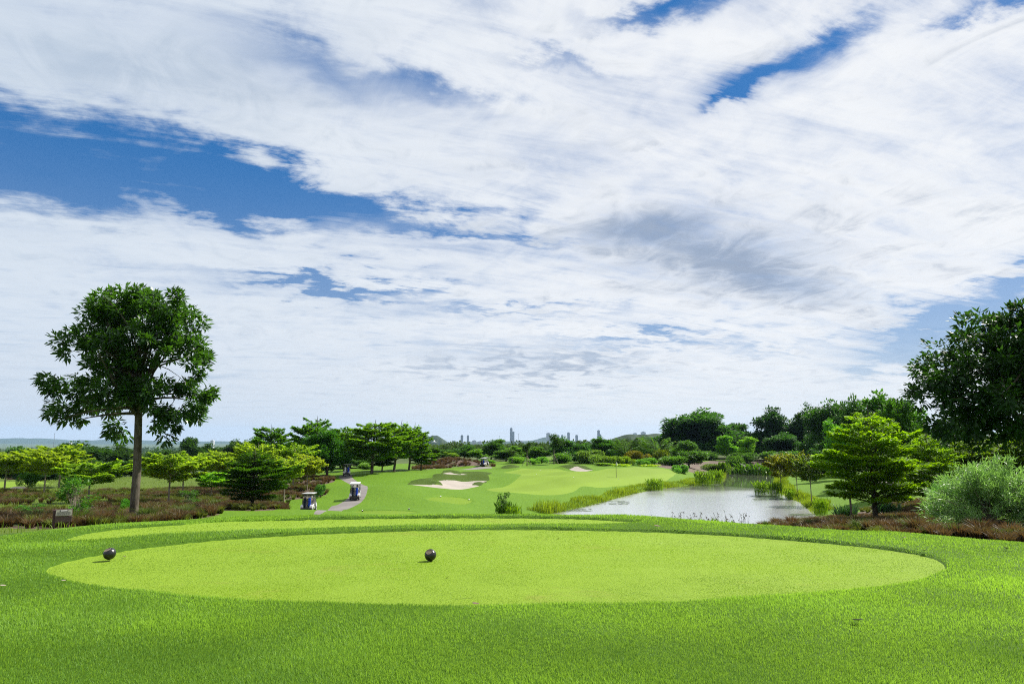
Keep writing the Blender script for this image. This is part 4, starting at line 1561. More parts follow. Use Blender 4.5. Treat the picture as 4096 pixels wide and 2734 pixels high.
put(BUSH[3], 128, 512, 50, 498, 16, 'bright leafy bush beside the foot of the tall tree', 'shrub', None, (0.9, 1.6, 1.0))
put(SAP, 187, 507, 62, 489, 22, 'loose green shrub under the umbrella tree', 'shrub', None, (0.8, 1.15, 0.9))
put(BUSH[2], 321, 493, 84, 483, 12, 'silvery green plant among tussocks beside the path', 'shrub', None, (1.3, 1.8, 2.2))

# ------------------------------------------------------------------ shrub and tree belt behind the green
G_BELT = 'trees and shrubs of the belt behind the green'
for (src, px, pyb, Y, top, w, lab, ti, cat) in [
    (RND[0], 445, 463, 205, 449, 26, 'dark bushy tree left of the far cart, beyond the brown bank', (1.0, 1.2, 1.0), 'tree'),
    (TALL[1], 452, 465, 186, 451, 12, 'yellowish slim tree beside the brown bank', (1.5, 1.4, 0.8), 'tree'),
    (RND[3], 464, 464, 200, 444, 22, 'dark ragged tree above the brown bank', (0.85, 1.1, 0.8), 'tree'),
    (TALL[2], 477, 465, 190, 448, 18, 'mid green tree right behind the far cart roof', (1.1, 1.3, 0.7), 'tree'),
    (RND[2], 491, 463, 205, 439.5, 24, 'tall dark topped tree above the far cart', (0.95, 1.15, 0.8), 'tree'),
    (TALL[0], 500, 463, 215, 438.5, 13, 'slender tree with a high top beside the mast', (0.8, 1.0, 0.8), 'tree'),
    (RND[1], 506, 465, 190, 448, 24, 'yellow green bushy tree beside the far cart', (1.4, 1.5, 0.7), 'tree'),
    (BUSH[0], 486, 467, 178, 458.5, 14, 'low green bush behind the far cart', (1.2, 1.5, 1.0), 'shrub'),
    (BUSH[1], 516, 467, 178, 456, 22, 'pale green shrub under the main tower', (1.3, 1.5, 1.1), 'shrub'),
    (TALL[1], 516, 464, 200, 445, 16, 'loose green tree under the main tower', (1.2, 1.4, 0.9), 'tree'),
    (RND[0], 539, 463, 200, 446, 26, 'yellow green tree between the two staked trees', (1.4, 1.5, 0.8), 'tree'),
    (BUSH[3], 541, 465, 178, 456, 16, 'rounded green shrub between the staked trees', (1.1, 1.5, 1.0), 'shrub'),
    (BUSH[2], 533, 466, 172, 459, 12, 'small grassy shrub beside the stakes', (1.2, 1.5, 0.8), 'shrub'),
    (RND[3], 570, 463, 196, 436.5, 32, 'dark bushy tree beside the tripod staked tree', (0.85, 1.15, 0.8), 'tree'),
    (RND[1], 602, 462, 200, 436.5, 32, 'dark rounded tree in the middle of the belt under the square tower', (0.85, 1.15, 0.8), 'tree'),
    (PALM[0], 627, 463, 192, 437, 30, 'feathery palm clump between dark tree and red flowers', (0.95, 1.1, 0.8), 'palm'),
    (PALM[1], 655, 463, 192, 435.5, 34, 'large feathery palm clump with upright fronds', (1.0, 1.15, 0.85), 'palm'),
    (RND[2], 584, 464, 186, 450, 24, 'green shrubby tree below the dark belt trees', (1.1, 1.4, 0.9), 'tree'),
    (BUSH[0], 560, 464, 180, 452, 20, 'dark bush with white blossoms beside the tripod stakes', (0.8, 1.0, 0.8), 'shrub'),
    (BUSH[1], 594, 465, 176, 449, 34, 'grey green bush below the dark rounded tree', (1.1, 1.05, 1.25), 'shrub'),
    (BUSH[2], 610, 465, 172, 455, 24, 'yellow flecked bush behind the flag', (1.35, 1.25, 0.8), 'shrub'),
    (BUSH[3], 624, 465, 171, 455.5, 20, 'yellow leaved bush beside the flag', (1.5, 1.35, 0.7), 'shrub'),
    (BUSH[0], 602, 468.5, 160, 462, 19, 'low yellow green bush at the green edge', (1.35, 1.35, 0.7), 'shrub'),
    (CAN[0], 621, 469, 158, 463, 17, 'clump of yellow green strap leaves behind the flag', (1.3, 1.1, 0.8), 'plant'),
    (BUSH[1], 634, 464, 182, 449.5, 22, 'orange red flowering bush in the belt', (1.25, 0.66, 0.4), 'shrub'),
    (BUSH[2], 661, 462, 188, 448, 20, 'bronze leaved bush beside the palm', (1.15, 0.9, 0.5), 'shrub'),
    (BUSH[3], 645, 466, 168, 457, 26, 'low green hedge bush below the palm', (0.9, 1.25, 0.8), 'shrub'),
    (CAN[1], 650, 468, 160, 463.5, 18, 'yellow grassy clump on the far green edge', (1.5, 1.2, 0.7), 'plant'),
    (RND[0], 689, 468, 178, 440, 34, 'yellow green tree before the great rain tree', (1.15, 1.3, 0.8), 'tree'),
    (BUSH[0], 676, 468, 172, 455, 24, 'dark bush at the foot of the yellow green tree', (0.8, 1.0, 0.8), 'shrub'),
    (BUSH[1], 683, 470, 160, 464, 20, 'low green bush at the bank beyond the green', (0.9, 1.3, 0.9), 'shrub'),
]:
    put(src, px, pyb, Y, top, w, lab, cat, G_BELT, tuple(c * 1.5 for c in ti))

for (k, px, Y, top, w, lab) in [
    (0, 527, 166, 440, 12, 'staked young tree with a leafy top nearest the main tower'),
    (1, 554, 172, 432.5, 13, 'tall staked young tree with a bare forked stem and tripod'),
]:
    o = put(SPARSE[k], px, 465, Y, top, w, lab, 'tree', 'staked young trees', (1.0, 1.1, 0.9), rz=0.3)
    s_ = 1.0 / o.scale[2]
    for a_ in range(3):
        an = a_ * 2.1 + 0.4
        gst = Geo().tube([(1.35 * sin(an), 1.35 * cos(an), -0.1), (0.12 * sin(an), 0.12 * cos(an), 2.3)], 0.05, 6)
        st = gst.build('stake', M['bark_pale'], o)
        st.scale = (1.0 / o.scale[0], 1.0 / o.scale[1], s_)
    gr_ = Geo()
    for a_ in range(3):
        an, bn = a_ * 2.1 + 0.4, (a_ + 1) * 2.1 + 0.4
        gr_.tube([(0.72 * sin(an), 0.72 * cos(an), 1.15), (0.72 * sin(bn), 0.72 * cos(bn), 1.15)], 0.045, 6)
    rl = gr_.build('stake_rail', M['bark_pale'], o)
    rl.scale = (1.0 / o.scale[0], 1.0 / o.scale[1], s_)
put(SPARSE[0], 512, 465, 176, 448, 10, 'leafless looking young tree between far cart and staked tree', 'tree', 'staked young trees', (1.2, 1.1, 1.0))

# ------------------------------------------------------------------ woods at the far end of the pond and on the right
G_WOOD = 'woodland round the far end of the pond'
for (src, px, pyb, Y, top, w, lab, ti) in [
    (RND[1], 699, 457, 255, 410, 64, 'great rain tree with a wide tall crown above the pond end', (0.85, 1.15, 0.95)),
    (RND[3], 684, 459, 262, 424, 40, 'lower dark crown on the green side of the great rain tree', (0.75, 1.0, 0.9)),
    (RND[2], 716, 457, 248, 421, 36, 'dark crown leaning off the great rain tree towards the woods', (0.75, 1.05, 0.9)),
    (TALL[0], 727, 459, 226, 436, 17, 'bright green young tree on the bank, first of two', (1.5, 2.0, 0.9)),
    (TALL[2], 747, 460, 220, 437, 19, 'bright yellow green young tree on the bank, nearer the dark woods', (1.8, 2.1, 0.9)),
    (RND[0], 742, 457, 262, 424, 40, 'dark tree behind the two bright young trees', (0.65, 0.85, 0.85)),
    (RND[2], 768, 456, 238, 408, 38, 'dark round headed tree beyond the pond', (0.55, 0.78, 0.8)),
    (RND[3], 800, 454, 236, 406, 42, 'dark tree with a bare pale stem beside the round headed one', (0.62, 0.80, 0.85)),
    (RND[1], 783, 458, 225, 433, 34, 'shrubby dark tree below the two dark ones', (0.8, 1.1, 0.9)),
    (RND[0], 826, 464, 200, 414, 38, 'dark tree where the woods begin to climb', (0.7, 0.9, 0.8)),
    (RND[1], 834, 468, 178, 402, 44, 'dark tree standing between the climbing wood and the bright layered tree', (0.75, 0.98, 0.8)),
    (RND[2], 848, 470, 165, 404, 36, 'dark ragged tree rising above the bright layered tree', (0.7, 0.92, 0.75)),
    (RND[3], 858, 474, 150, 398, 34, 'taller dark tree behind the bright layered tree', (0.75, 0.95, 0.75)),
    (RND[1], 890, 484, 112, 393, 60, 'tall dense tree between the layered tree and the leaning dark tree', (1.2, 1.55, 0.8)),
    (RND[0], 912, 492, 88, 400, 56, 'tall tree with a straight trunk beside the pale path', (0.95, 1.2, 0.75)),
    (TALL[1], 846, 478, 135, 420, 26, 'bright leaved crown showing beside the layered tree', (1.3, 1.9, 0.9)),
    (RND[2], 812, 472, 180, 438, 34, 'mid green tree at the foot of the dark wood', (0.85, 1.15, 0.85)),
    (RND[3], 836, 476, 150, 440, 34, 'shady tree low behind the bright layered tree', (0.7, 0.95, 0.7)),
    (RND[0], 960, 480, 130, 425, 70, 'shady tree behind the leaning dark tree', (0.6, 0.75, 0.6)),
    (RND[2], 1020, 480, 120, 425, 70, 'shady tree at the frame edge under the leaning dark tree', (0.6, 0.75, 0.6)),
]:
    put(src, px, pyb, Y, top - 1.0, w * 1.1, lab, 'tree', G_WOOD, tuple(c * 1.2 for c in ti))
for (k, px, pyb, Y, top, w, lab, ti) in [
    (0, 700, 461, 232, 450, 30, 'dark undergrowth bush below the great rain tree', (0.8, 1.0, 0.9)),
    (1, 740, 463, 214, 452, 30, 'dark bush between the bright young trees', (0.7, 0.9, 0.9)),
    (2, 770, 462, 214, 450, 36, 'dark bush under the round headed tree', (0.8, 1.05, 0.9)),
    (3, 800, 464, 206, 450, 40, 'green bush under the bare stemmed tree', (0.9, 1.2, 0.9)),
    (0, 737, 470, 196, 454, 16, 'grey green bush at the tip of the pond', (1.1, 1.3, 1.4)),
    (1, 712, 472, 188, 463, 24, 'grey dry brush on the bank of the pond tip', (1.3, 1.2, 1.3)),
    (2, 724, 472, 184, 461, 10, 'yellow green shrub at the waterline of the pond tip', (1.5, 1.6, 0.7)),
    (3, 822, 474, 172, 455, 36, 'dense green bush at the wood edge', (0.9, 1.2, 0.8)),
]:
    put(BUSH[k], px, pyb, Y, top, w, lab, 'shrub', 'undergrowth bushes of the far bank', ti)
# tall rushes on the far right corner of the pond
put(CAN[0], 758, 473, 186, 461.5, 30, 'stand of tall green rushes at the pond end', 'plant', None, (0.34, 0.48, 0.5))
put(CAN[2], 744, 473, 190, 465, 18, 'lower rushes beside the tall stand', 'plant', None, (0.34, 0.45, 0.5))

G_RED = 'small reddish trees on the bank'
for (k, px, pyb, Y, top, w, lab, ti) in [
    (0, 781, 484.5, 116, 453, 28, 'reddish small tree nearest the water', (0.78, 0.60, 0.42)),
    (3, 797, 485.5, 112, 451, 28, 'small tree with orange tips in the middle of the bank trio', (0.74, 0.64, 0.45)),
    (2, 811, 491, 98, 454, 32, 'small dark tree of the bank trio beside the layered tree', (0.42, 0.50, 0.5)),
]:
    put(PALE[k], px, pyb, Y, top, w, lab, 'tree', G_RED, ti)

put(NEARLAY[1], 876, 521, 45, 413.5, 102, 'bright green layered tree with a slim dark trunk in the brown bed', 'tree', None, (2.1, 1.9, 0.8), rz=0.2)
put(NEARLAY[0], 932, 508, 60, 434, 62, 'layered tree with a grey trunk standing beside the silver shrub', 'tree', None, (1.9, 1.75, 0.75), rz=2.0)
put(NEARLAY[1], 978, 508, 62, 438, 74, 'thin layered tree behind the silver shrub', 'tree', None, (1.4, 1.25, 0.65), rz=3.3)
put(NEARLAY[0], 1036, 512, 58, 432, 80, 'layered tree at the frame edge under the leaning dark tree', 'tree', None, (1.2, 1.1, 0.6), rz=1.3)
put(SPARSE[1], 851, 513, 54, 470, 24, 'small grey stemmed tree hidden below the bright layered tree', 'tree', None, (1.0, 1.2, 0.8))

# silver shrub
g = np.random.default_rng(450)
P_, D_ = [], []
trs = []
for i in range(150):
    az = g.uniform(0, 2 * pi); el = g.uniform(0.02, 1.0) ** 0.7
    L_ = g.uniform(1.5, 2.6)
    dv = np.array([sin(az) * cos(el * 1.35), cos(az) * cos(el * 1.35), sin(el * 1.35) * 1.15])
    k = np.linspace(0, 1, 6)[:, None]
    line = np.array([0, 0, 0.35]) + dv * L_ * k + np.array([0, 0, -0.45]) * k ** 2
    if i < 60:
        trs.append((line, np.linspace(0.03, 0.006, 6)))
    n = 110
    u = 0.35 + 0.68 * g.random(n) ** 0.8
    q = np.stack([np.interp(u, k[:, 0], line[:, c]) for c in range(3)], 1) + g.normal(0, 0.10, (n, 3))
    P_.append(q)
    D_.append(unit(dv * 0.8 + g.normal(size=(n, 3)) * 0.75 + np.array([0, 0, -0.1])))
p_ = np.concatenate(P_); d_ = np.concatenate(D_); n = len(p_)
s_ = unit(np.cross(d_, unit(g.normal(size=(n, 3)) * 0.7 + np.array([0, 0, 1.0]))))
V_, F_ = leaves_np(p_, d_, s_, g.uniform(0.16, 0.30, n), 0.034, 0.05)
silver = make_plant('silver_shrub', tubes_np(trs, 5), (V_, F_, np.repeat(np.clip(g.normal(0.42, 0.25, n), 0, 1), 4)), M['bark_pale'], M['l_silver'], 'foliage', 'stem')
SIL = (silver, 3.0, 4.7)
put(SIL, 992, 525, 37, 455.5, 92, 'large silvery shrub with narrow shining leaves in the brown bed', 'shrub', None, (1.0, 1.0, 1.0))
put(SIL, 952, 520, 44, 476, 44, 'lower green part of the shrubbery beside the big silvery shrub', 'shrub', None, (0.75, 1.0, 0.7))
put(SIL, 1046, 528, 36, 470, 60, 'silvery shrub cut by the picture frame', 'shrub', None, (0.8, 0.95, 0.8))

# strap leaved clumps below the layered tree
for sd_, (px, Y, top, w, lab) in enumerate([(846, 57, 492, 30, 'dark strap leaved clump at the pond edge under the layered tree'), (888, 58, 492, 34, 'dark strap leaved clump behind the slim dark trunk')]):
    g = np.random.default_rng(470 + sd_)
    n = 130
    a = g.uniform(0, 2 * pi, n); q = np.sqrt(g.random(n)) * 0.8
    p_ = np.stack([q * np.sin(a) * 1.2, q * np.cos(a) * 0.7, np.zeros(n)], 1)
    V_, Fq_, Ft_ = blades_np(g, p_, 1.3 * g.uniform(0.6, 1.1, n), 0.11, None, 0.45)
    o = blade_obj('strap_leaf_plant', V_, Fq_, Ft_, M['l_strap'], np.clip(g.normal(0.45, 0.25, n), 0, 1))
    x = col_x(px, 507, Y)
    o.location = (x, Y, gz(x, Y) - 0.03)
    tag(o, lab, 'plant', 'strap leaved clumps by the pond')

# stands of water plants
G_WP = 'stands of bright water plants in the pond'
for (k, px, pyb, Y, top, w, lab) in [
    (0, 655, 488.4, 127, 478, 17, 'bright water plant stand with a dark foot, midway along the green bank'),
    (1, 704, 483, 143, 470.5, 20, 'large bright water plant stand at the end of the green bank'),
    (2, 716, 481, 150, 469.5, 17, 'bright water plant stand beyond the large one, at the narrows'),
    (1, 763, 492, 118, 480, 21, 'large water plant stand out from the reddish trees'),
    (0, 776, 493.5, 115, 482, 14, 'water plant stand between the large one and the bank'),
    (2, 790, 494.5, 108, 485, 15, 'small water plant stand against the tree bank'),
    (0, 821, 511, 82, 496, 15, 'bright water plant stand where brown bed meets water'),
]:
    x = col_x(px, pyb, Y)
    o = place(CAN[k][0], x, Y, H=(pyb - top) * Y / F, Hsrc=CAN[k][1], wscale=1.0, tint=(1, 1, 1), label=lab, cat='plant', group=G_WP)
    kz = o.scale[2]
    kx = (w * Y / F) / CAN[k][2]
    o.scale = (kx, kx, kz)
    o.location.z = max(gz(x, Y), POND_Z)
# dark bush at the near end of the bank
put(SAP, 504, 512, 70, 491, 13, 'upright dark leafed shrub in front of the green bank', 'shrub', None, (0.62, 0.85, 0.8))
put(CAN[1], 505, 513, 69, 499, 20, 'dark strappy plant around the foot of the upright shrub', 'plant', None, (0.32, 0.42, 0.5))
put(CAN[2], 513, 513, 68, 503, 13, 'bright strappy plant beside the upright shrub', 'plant', None, (1.0, 1.0, 0.8))


# ------------------------------------------------------------------ far woods, hills and the city
M['l_far'] = leaf_mat('far wood leaf', (0.024, 0.054, 0.016), (0.085, 0.125, 0.038), (0.09, 0.17, 0.022), 0.3, 0.7, 0.1, tint=False)
g = np.random.default_rng(600)


def far_crowns(n, y0, y1, quads, size, hh, pxr, keep=None, seed=1):
    g = np.random.default_rng(seed)
    Y = np.exp(g.uniform(np.log(y0), np.log(y1), n))
    px = g.uniform(pxr[0], pxr[1], n)
    x = (px - 512) / F * Y
    if keep is not None:
        k = keep(px, Y, x)
        Y, px, x = Y[k], px[k], x[k]
        n = len(Y)
    z = land_h(x, Y, fine=False)
    R = hh * g.uniform(0.5, 1.15, n)
    c = np.stack([x, Y, z + R * 0.55], 1)
    u = unit(g.normal(size=(n, quads, 3)))
    u[..., 2] = np.abs(u[..., 2]) * 1.1 - 0.35
    # lumpy crowns
    p = c[:, None] + u * R[:, None, None] * g.uniform(0.55, 1.05, (n, quads, 1)) * np.array([1.15, 1.15, 0.85])
    p = p.reshape(-1, 3)
    m = len(p)
    d = unit(g.normal(size=(m, 3)) + u.reshape(-1, 3) * 0.5)
    s = unit(np.cross(d, unit(g.normal(size=(m, 3)) * 0.7 + np.array([0, 0, 1.0]))))
    k = np.repeat(R / hh, quads)
    V, Fq = leaves_np(p, d, s, size * k * g.uniform(0.6, 1.3, m), size * 0.75 * k, 0.1)
    var = np.clip(np.repeat(g.beta(1.6, 2.4, n), quads) + g.normal(0, 0.12, m), 0, 1)
    return V, Fq, np.repeat(var, 4)


def keep1(px, Y, x):
    # leave the lawns, the pond and the nearer ground free; keep low on the open strips
    ok = ~((px > 330) & (px < 690) & (Y < 202))
    ok &= ~((px < 120) & (Y < 275))
    ok &= ~((px > 690) & (Y < 270))
    open_strip = (np.sin(x * 0.011 + 2.0) * np.sin(Y * 0.006 + 0.6) > 0.55)
    return ok & ~open_strip


parts_ = [far_crowns(2300, 215, 620, 130, 1.25, 5.2, (-120, 1150), keep1, 1), far_crowns(2600, 600, 1800, 48, 3.2, 7.5, (-120, 1150), keep1, 2), far_crowns(2600, 1700, 5200, 18, 9.0, 11.0, (-120, 1150), keep1, 3)]
off = 0; VV2, FF2, RR2 = [], [], []
for V_, F_, r_ in parts_:
    VV2.append(V_); FF2.append(F_ + off); RR2.append(r_); off += len(V_)
o = npmesh('woods', np.concatenate(VV2), np.concatenate(FF2), M['l_far'], np.concatenate(RR2))
tag(o, 'distant woodland spreading over the plain towards the city', None, None, 'stuff')

M['hill'] = turf_mat('wooded hill', (0.012, 0.028, 0.012), (0.024, 0.044, 0.016), (0.034, 0.056, 0.02), 0.12, 1.0, 0.12, blotch=1.0)
M['mountain'] = turf_mat('far mountain', (0.020, 0.040, 0.018), (0.032, 0.055, 0.022), (0.04, 0.06, 0.03), 0.01, 0.6, 0.02, blotch=1.0)


def ridge(name, prof, Y, depth, base_py, mat, label, rough=0.0, seed=1, n=220, m=28):
    """a hill range built with real depth: skyline profile in pixels at distance Y"""
    g = np.random.default_rng(seed)
    prof = np.array(prof, float)
    px = np.linspace(prof[0, 0], prof[-1, 0], n)
    sp_ = spline(prof, 12, closed=False)
    py = np.interp(px, sp_[:, 0], sp_[:, 1])
    x = (px - 512) / F * Y
    top = np.array([P(a, b, Y)[2] for a, b in zip(px, py)])
    zb = min(P(512, base_py, Y)[2], float(land_h(x, np.full(n, Y - depth), False).min()), float(land_h(x, np.full(n, Y), False).min()))
    v = np.linspace(-1, 1, m)
    V = np.zeros((m, n, 3))
    ph = g.uniform(0, 6, 8)
    fall = (1 - np.abs(v) ** 1.5)
    for j in range(m):
        wob = sum(np.sin(x / depth * (3 + 2.3 * i) * 3 + ph[i] + v[j] * (3 + i)) / (1 + i) for i in range(6)) * rough
        V[j, :, 0] = x * (1 + v[j] * depth / Y * 0.0)
        V[j, :, 1] = Y + v[j] * depth
        V[j, :, 2] = zb - 4 + (top - zb + 4) * fall[j] * (1 + wob * (np.abs(v[j]) ** 0.7))
    q = np.arange(m * n).reshape(m, n)
    Fq = np.stack([q[:-1, :-1], q[:-1, 1:], q[1:, 1:], q[1:, :-1]], -1).reshape(-1, 4)
    o = npmesh(name, V.reshape(-1, 3), Fq, mat, smooth=True)
    tag(o, label, None, None, 'structure')
    return o


ridge('mountains', [(-80, 438.6), (-20, 437.6), (5, 438.4), (12, 439.2), (20, 437.6), (28, 437.5), (36, 438.4), (42, 437.6), (48, 438.4), (56, 441.5), (64, 442.0), (76, 440.4), (88, 439.4), (96, 440.8), (107, 439.3), (118, 438.8),
                    (140, 439.4), (152, 440.0), (168, 441.5), (182, 442.3), (196, 440.8), (212, 440.8), (226, 440.6), (236, 441.8), (262, 442.6), (300, 443.0)], 13500, 1700, 443.6, M['mountain'],
      'blue mountain range far behind the pale thicket', 0.10, 5)
ridge('hills', [(440, 442.6), (470, 441.2), (512, 440.6), (528, 440.2), (535, 439.2), (541, 437.4), (546, 436.6), (552, 437.6), (560, 440.0), (600, 440.4), (640, 440.2), (662, 437.2), (670, 434.4), (679, 434.0), (690, 435.2), (704, 438), (730, 440.4)], 9000, 900, 443, M['mountain'],
      'low blue hills behind the towers', 0.10, 8)
ridge('hill', [(414, 443.6), (419, 442.6), (424, 439.4), (429, 436.6), (432, 435.4), (433.2, 434.6), (435, 435.0), (438, 434.9), (441, 436.8), (445, 439.2), (449, 441.8), (454, 443.6)], 3600, 95, 443.8, M['hill'],
      'lone conical wooded hill left of the towers', 0.06, 9, 120, 30)
ridge('hill', [(590, 444), (604, 440.6), (616, 436.4), (628, 433.4), (637, 434.2), (645, 433.8), (656, 432.6), (668, 434.6), (682, 437.2), (700, 440), (720, 444)], 1500, 120, 446, M['hill'],
      'wooded ridge behind the palm clumps', 0.12, 10, 160, 24)
V_, F_, r_ = far_crowns(420, 1385, 1480, 46, 3.6, 7.0, (606, 712), None, 21)
zz_ = V_[:, 2]
# the little wood stands on the ridge
pxs = V_[:, 0] / V_[:, 1] * F + 512
prof_ = spline(np.array([(590, 444), (604, 440.6), (616, 436.4), (628, 433.4), (637, 434.2), (645, 433.8), (656, 432.6), (668, 434.6), (682, 437.2), (700, 440), (720, 444)], float), 12, closed=False)
topz = np.array([P(512, b, 1500)[2] for b in np.interp(pxs, prof_[:, 0], prof_[:, 1])])
zbase = P(512, 446, 1500)[2]
vv_ = np.clip((V_[:, 1] - 1500) / 120, -1, 1)
V_[:, 2] += (topz - zbase) * (1 - np.abs(vv_) ** 1.5) - 3.0
o = npmesh('woods', V_, F_, M['l_far'], r_)
tag(o, 'trees covering the ridge behind the palm clumps', None, None, 'stuff')


def facade_mat(name, wall, glass, floors=3.4, bay=3.2):
    m, nb, out = new_mat(name)
    tcn = nb.node('ShaderNodeTexCoord')
    sp = nb.node('ShaderNodeSeparateXYZ')
    nb.l.new(tcn.outputs['Object'], sp.inputs[0])
    fz = nb.m('FRACT', nb.m('DIVIDE', sp.outputs[2], floors))
    fx_ = nb.m('FRACT', nb.m('DIVIDE', nb.add(sp.outputs[0], nb.mul(sp.outputs[1], 0.37)), bay))
    w_ = nb.mul(nb.ss(fz, 0.35, 0.45), nb.ss(fx_, 0.18, 0.28))
    c = nb.mix(nb.mul(w_, 0.85), wall, glass)
    p = nb.node('ShaderNodeBsdfPrincipled')
    p.inputs['Roughness'].default_value = 0.6
    nb.l.new(c, p.inputs['Base Color'])
    nb.l.new(p.outputs[0], out.inputs[0])
    return m


M['facade_a'] = facade_mat('pale tower facade', (0.52, 0.52, 0.54), (0.10, 0.13, 0.18))
M['facade_b'] = facade_mat('grey tower facade', (0.30, 0.32, 0.36), (0.06, 0.08, 0.11), 3.4, 4.5)
M['facade_w'] = facade_mat('white tower facade', (0.58, 0.58, 0.58), (0.35, 0.38, 0.42), 3.4, 6.0)
M['steel'] = simple_mat('galvanised steel', (0.25, 0.26, 0.28), 0.5, 0.6)


def tower(px0, px1, top, base, Y, mat, label, steps=(), crown=None, group='towers on the city skyline', name='tower_block', mast=0):
    x0, x1 = (px0 - 512) / F * Y, (px1 - 512) / F * Y
    zb, zt = gz((x0 + x1) / 2, Y) - 3, P(512, top, Y)[2]
    w, h = x1 - x0, zt - zb
    root = empty(name, ((x0 + x1) / 2, Y, zb))
    dpt = max(w * 0.8, 14)
    gq = Geo()
    gq.box((0, 0, h / 2), (w, dpt, h))
    # balcony slabs standing proud of the facade
    for z in np.arange(8, h - 2, 10.2):
        gq.box((0, -dpt / 2 - 0.6, z), (w * 0.84, 1.1, 0.9))
    for sx in (-0.5, 0.5):
        gq.box((sx * w, 0, h / 2 - 1.5), (1.2, dpt * 0.4, h - 3.5))
    gq.build('shaft', M[mat], root)
    gr = Geo().box((0, 0, h + 1.6), (w * 0.55, dpt * 0.5, 3.2)).box((w * 0.1, 0, h + 4.0), (w * 0.22, dpt * 0.25, 2.2))
    gr.build('roof_house', M[mat], root)
    for (a, b, t2) in steps:      # lower wings: fraction of the width and own top
        xa, xb = (a - 512) / F * Y - (x0 + x1) / 2, (b - 512) / F * Y - (x0 + x1) / 2
        h2 = P(512, t2, Y)[2] - zb
        gw = Geo().box(((xa + xb) / 2, -1.5, h2 / 2), (xb - xa, dpt * 0.9, h2))
        for z in np.arange(8, h2 - 2, 10.2):
            gw.box(((xa + xb) / 2, -dpt * 0.45 - 2.0, z), ((xb - xa) * 0.8, 1.1, 0.9))
        gw.build('wing', M[mat], root)
    if mast:
        Geo().tube([(0, 0, h + 3), (0, 0, h + 3 + mast)], [0.9, 0.3], 6).build('mast', M['steel'], root)
    return tag(root, label, 'tower', group)


tower(510.0, 512.4, 427.6, 441.5, 6800, 'facade_b', 'tallest stepped tower on the skyline with a mast on top', steps=[(512.4, 514.4, 431.0)], mast=18)
tower(461.2, 463.6, 434.8, 442.5, 6500, 'facade_b', 'slim tower beside the conical hill with a stepped cap', mast=8)
tower(467.4, 469.4, 434.9, 442.5, 6600, 'facade_b', 'slim plain tower, second from the conical hill')
tower(546.0, 550.0, 432.6, 441.5, 6900, 'facade_a', 'broad twin pale tower just beyond the tall staked tree')
tower(556.8, 559.0, 434.8, 441.5, 7000, 'facade_a', 'lower pale tower between broad twin tower and slim grey one')
tower(560.7, 562.5, 434.5, 441.5, 7000, 'facade_b', 'slim grey tower with a slanted look above the belt')
tower(566.8, 569.2, 432.2, 441.5, 6700, 'facade_b', 'dark slim tower above the dark bushy tree')
tower(574.8, 577.3, 434.6, 441.5, 7000, 'facade_b', 'short tower with a stepped top, half hidden by the belt')
tower(596.6, 599.0, 429.8, 441.5, 6400, 'facade_b', 'tall square tower with a lower annex', steps=[(598.9, 600.3, 433.6)])
tower(632.0, 635.6, 432.6, 441.5, 7600, 'facade_a', 'faint pale tower above the wooded ridge', mast=0)
tower(639.9, 644.3, 431.6, 441.5, 7400, 'facade_a', 'pale stepped tower above the wooded ridge', steps=[(641.4, 643.0, 430.8)])
tower(73.0, 74.8, 441.9, 446.4, 5200, 'facade_w', 'white slender tower before the mountains', group='white towers before the mountains')
tower(75.1, 76.6, 441.8, 446.4, 5200, 'facade_w', 'white twin of the slender tower before the mountains', group='white towers before the mountains')
tower(77.0, 81.0, 445.0, 446.8, 5200, 'facade_w', 'low wide white building at the foot of the mountains', group='white towers before the mountains', name='low_building')
tower(214.0, 217.2, 439.9, 444.6, 5000, 'facade_w', 'white tower standing alone above the dark trees', group='white towers before the mountains')
tower(286.6, 292.6, 437.6, 443.5, 6200, 'facade_w', 'wide pale tower behind the tall layered trees', steps=[(284.0, 286.6, 439.0)], group='white towers before the mountains')
G_LOW = 'low blocks of the town'
for (a, b, t, lab) in [(453, 456, 440.4, 'small grey block at the foot of the conical hill'), (472.6, 476.4, 440.0, 'long low block beyond the two slim towers'), (478.5, 482, 440.9, 'low pale block before the masts'),
                       (504, 506, 440.2, 'small block beside the tallest tower'), (519, 523, 440.6, 'low block on the pond side of the tallest tower'), (488, 491, 441.0, 'low block between two masts'), (535, 538, 440.6, 'low block under the blue hill')]:
    tower(a, b, t, 442.6, 6000, 'facade_a', lab, group=G_LOW, name='town_block')

# white shrine on the conical hill
xs_, ys_ = (435.0 - 512) / F * 3520, 3520.0
zs_ = P(435, 441.8, 3520)[2]
root = empty('shrine', (xs_, ys_, zs_ - 1.0))
Geo().box((0, 0, 2.0), (15, 9, 4.0)).build('hall', M['facade_w'], root)
M['white'] = simple_mat('white plaster', (0.80, 0.79, 0.76), 0.6, vary=0.06, vscale_=2.0)
Geo().lathe([(6.0, 4.0), (5.2, 6.0), (3.6, 8.0), (2.2, 9.6), (1.0, 12.0), (0.2, 15.0)], 16).build('spire', M['white'], root)
Geo().box((10.5, -1, 1.2), (5, 5, 2.6)).build('annex', M['white'], root)
Geo().box((-10, -1, 1.0), (4, 5, 2.2)).build('annex', M['white'], root)
tag(root, 'small white shrine low on the conical hill', 'shrine')

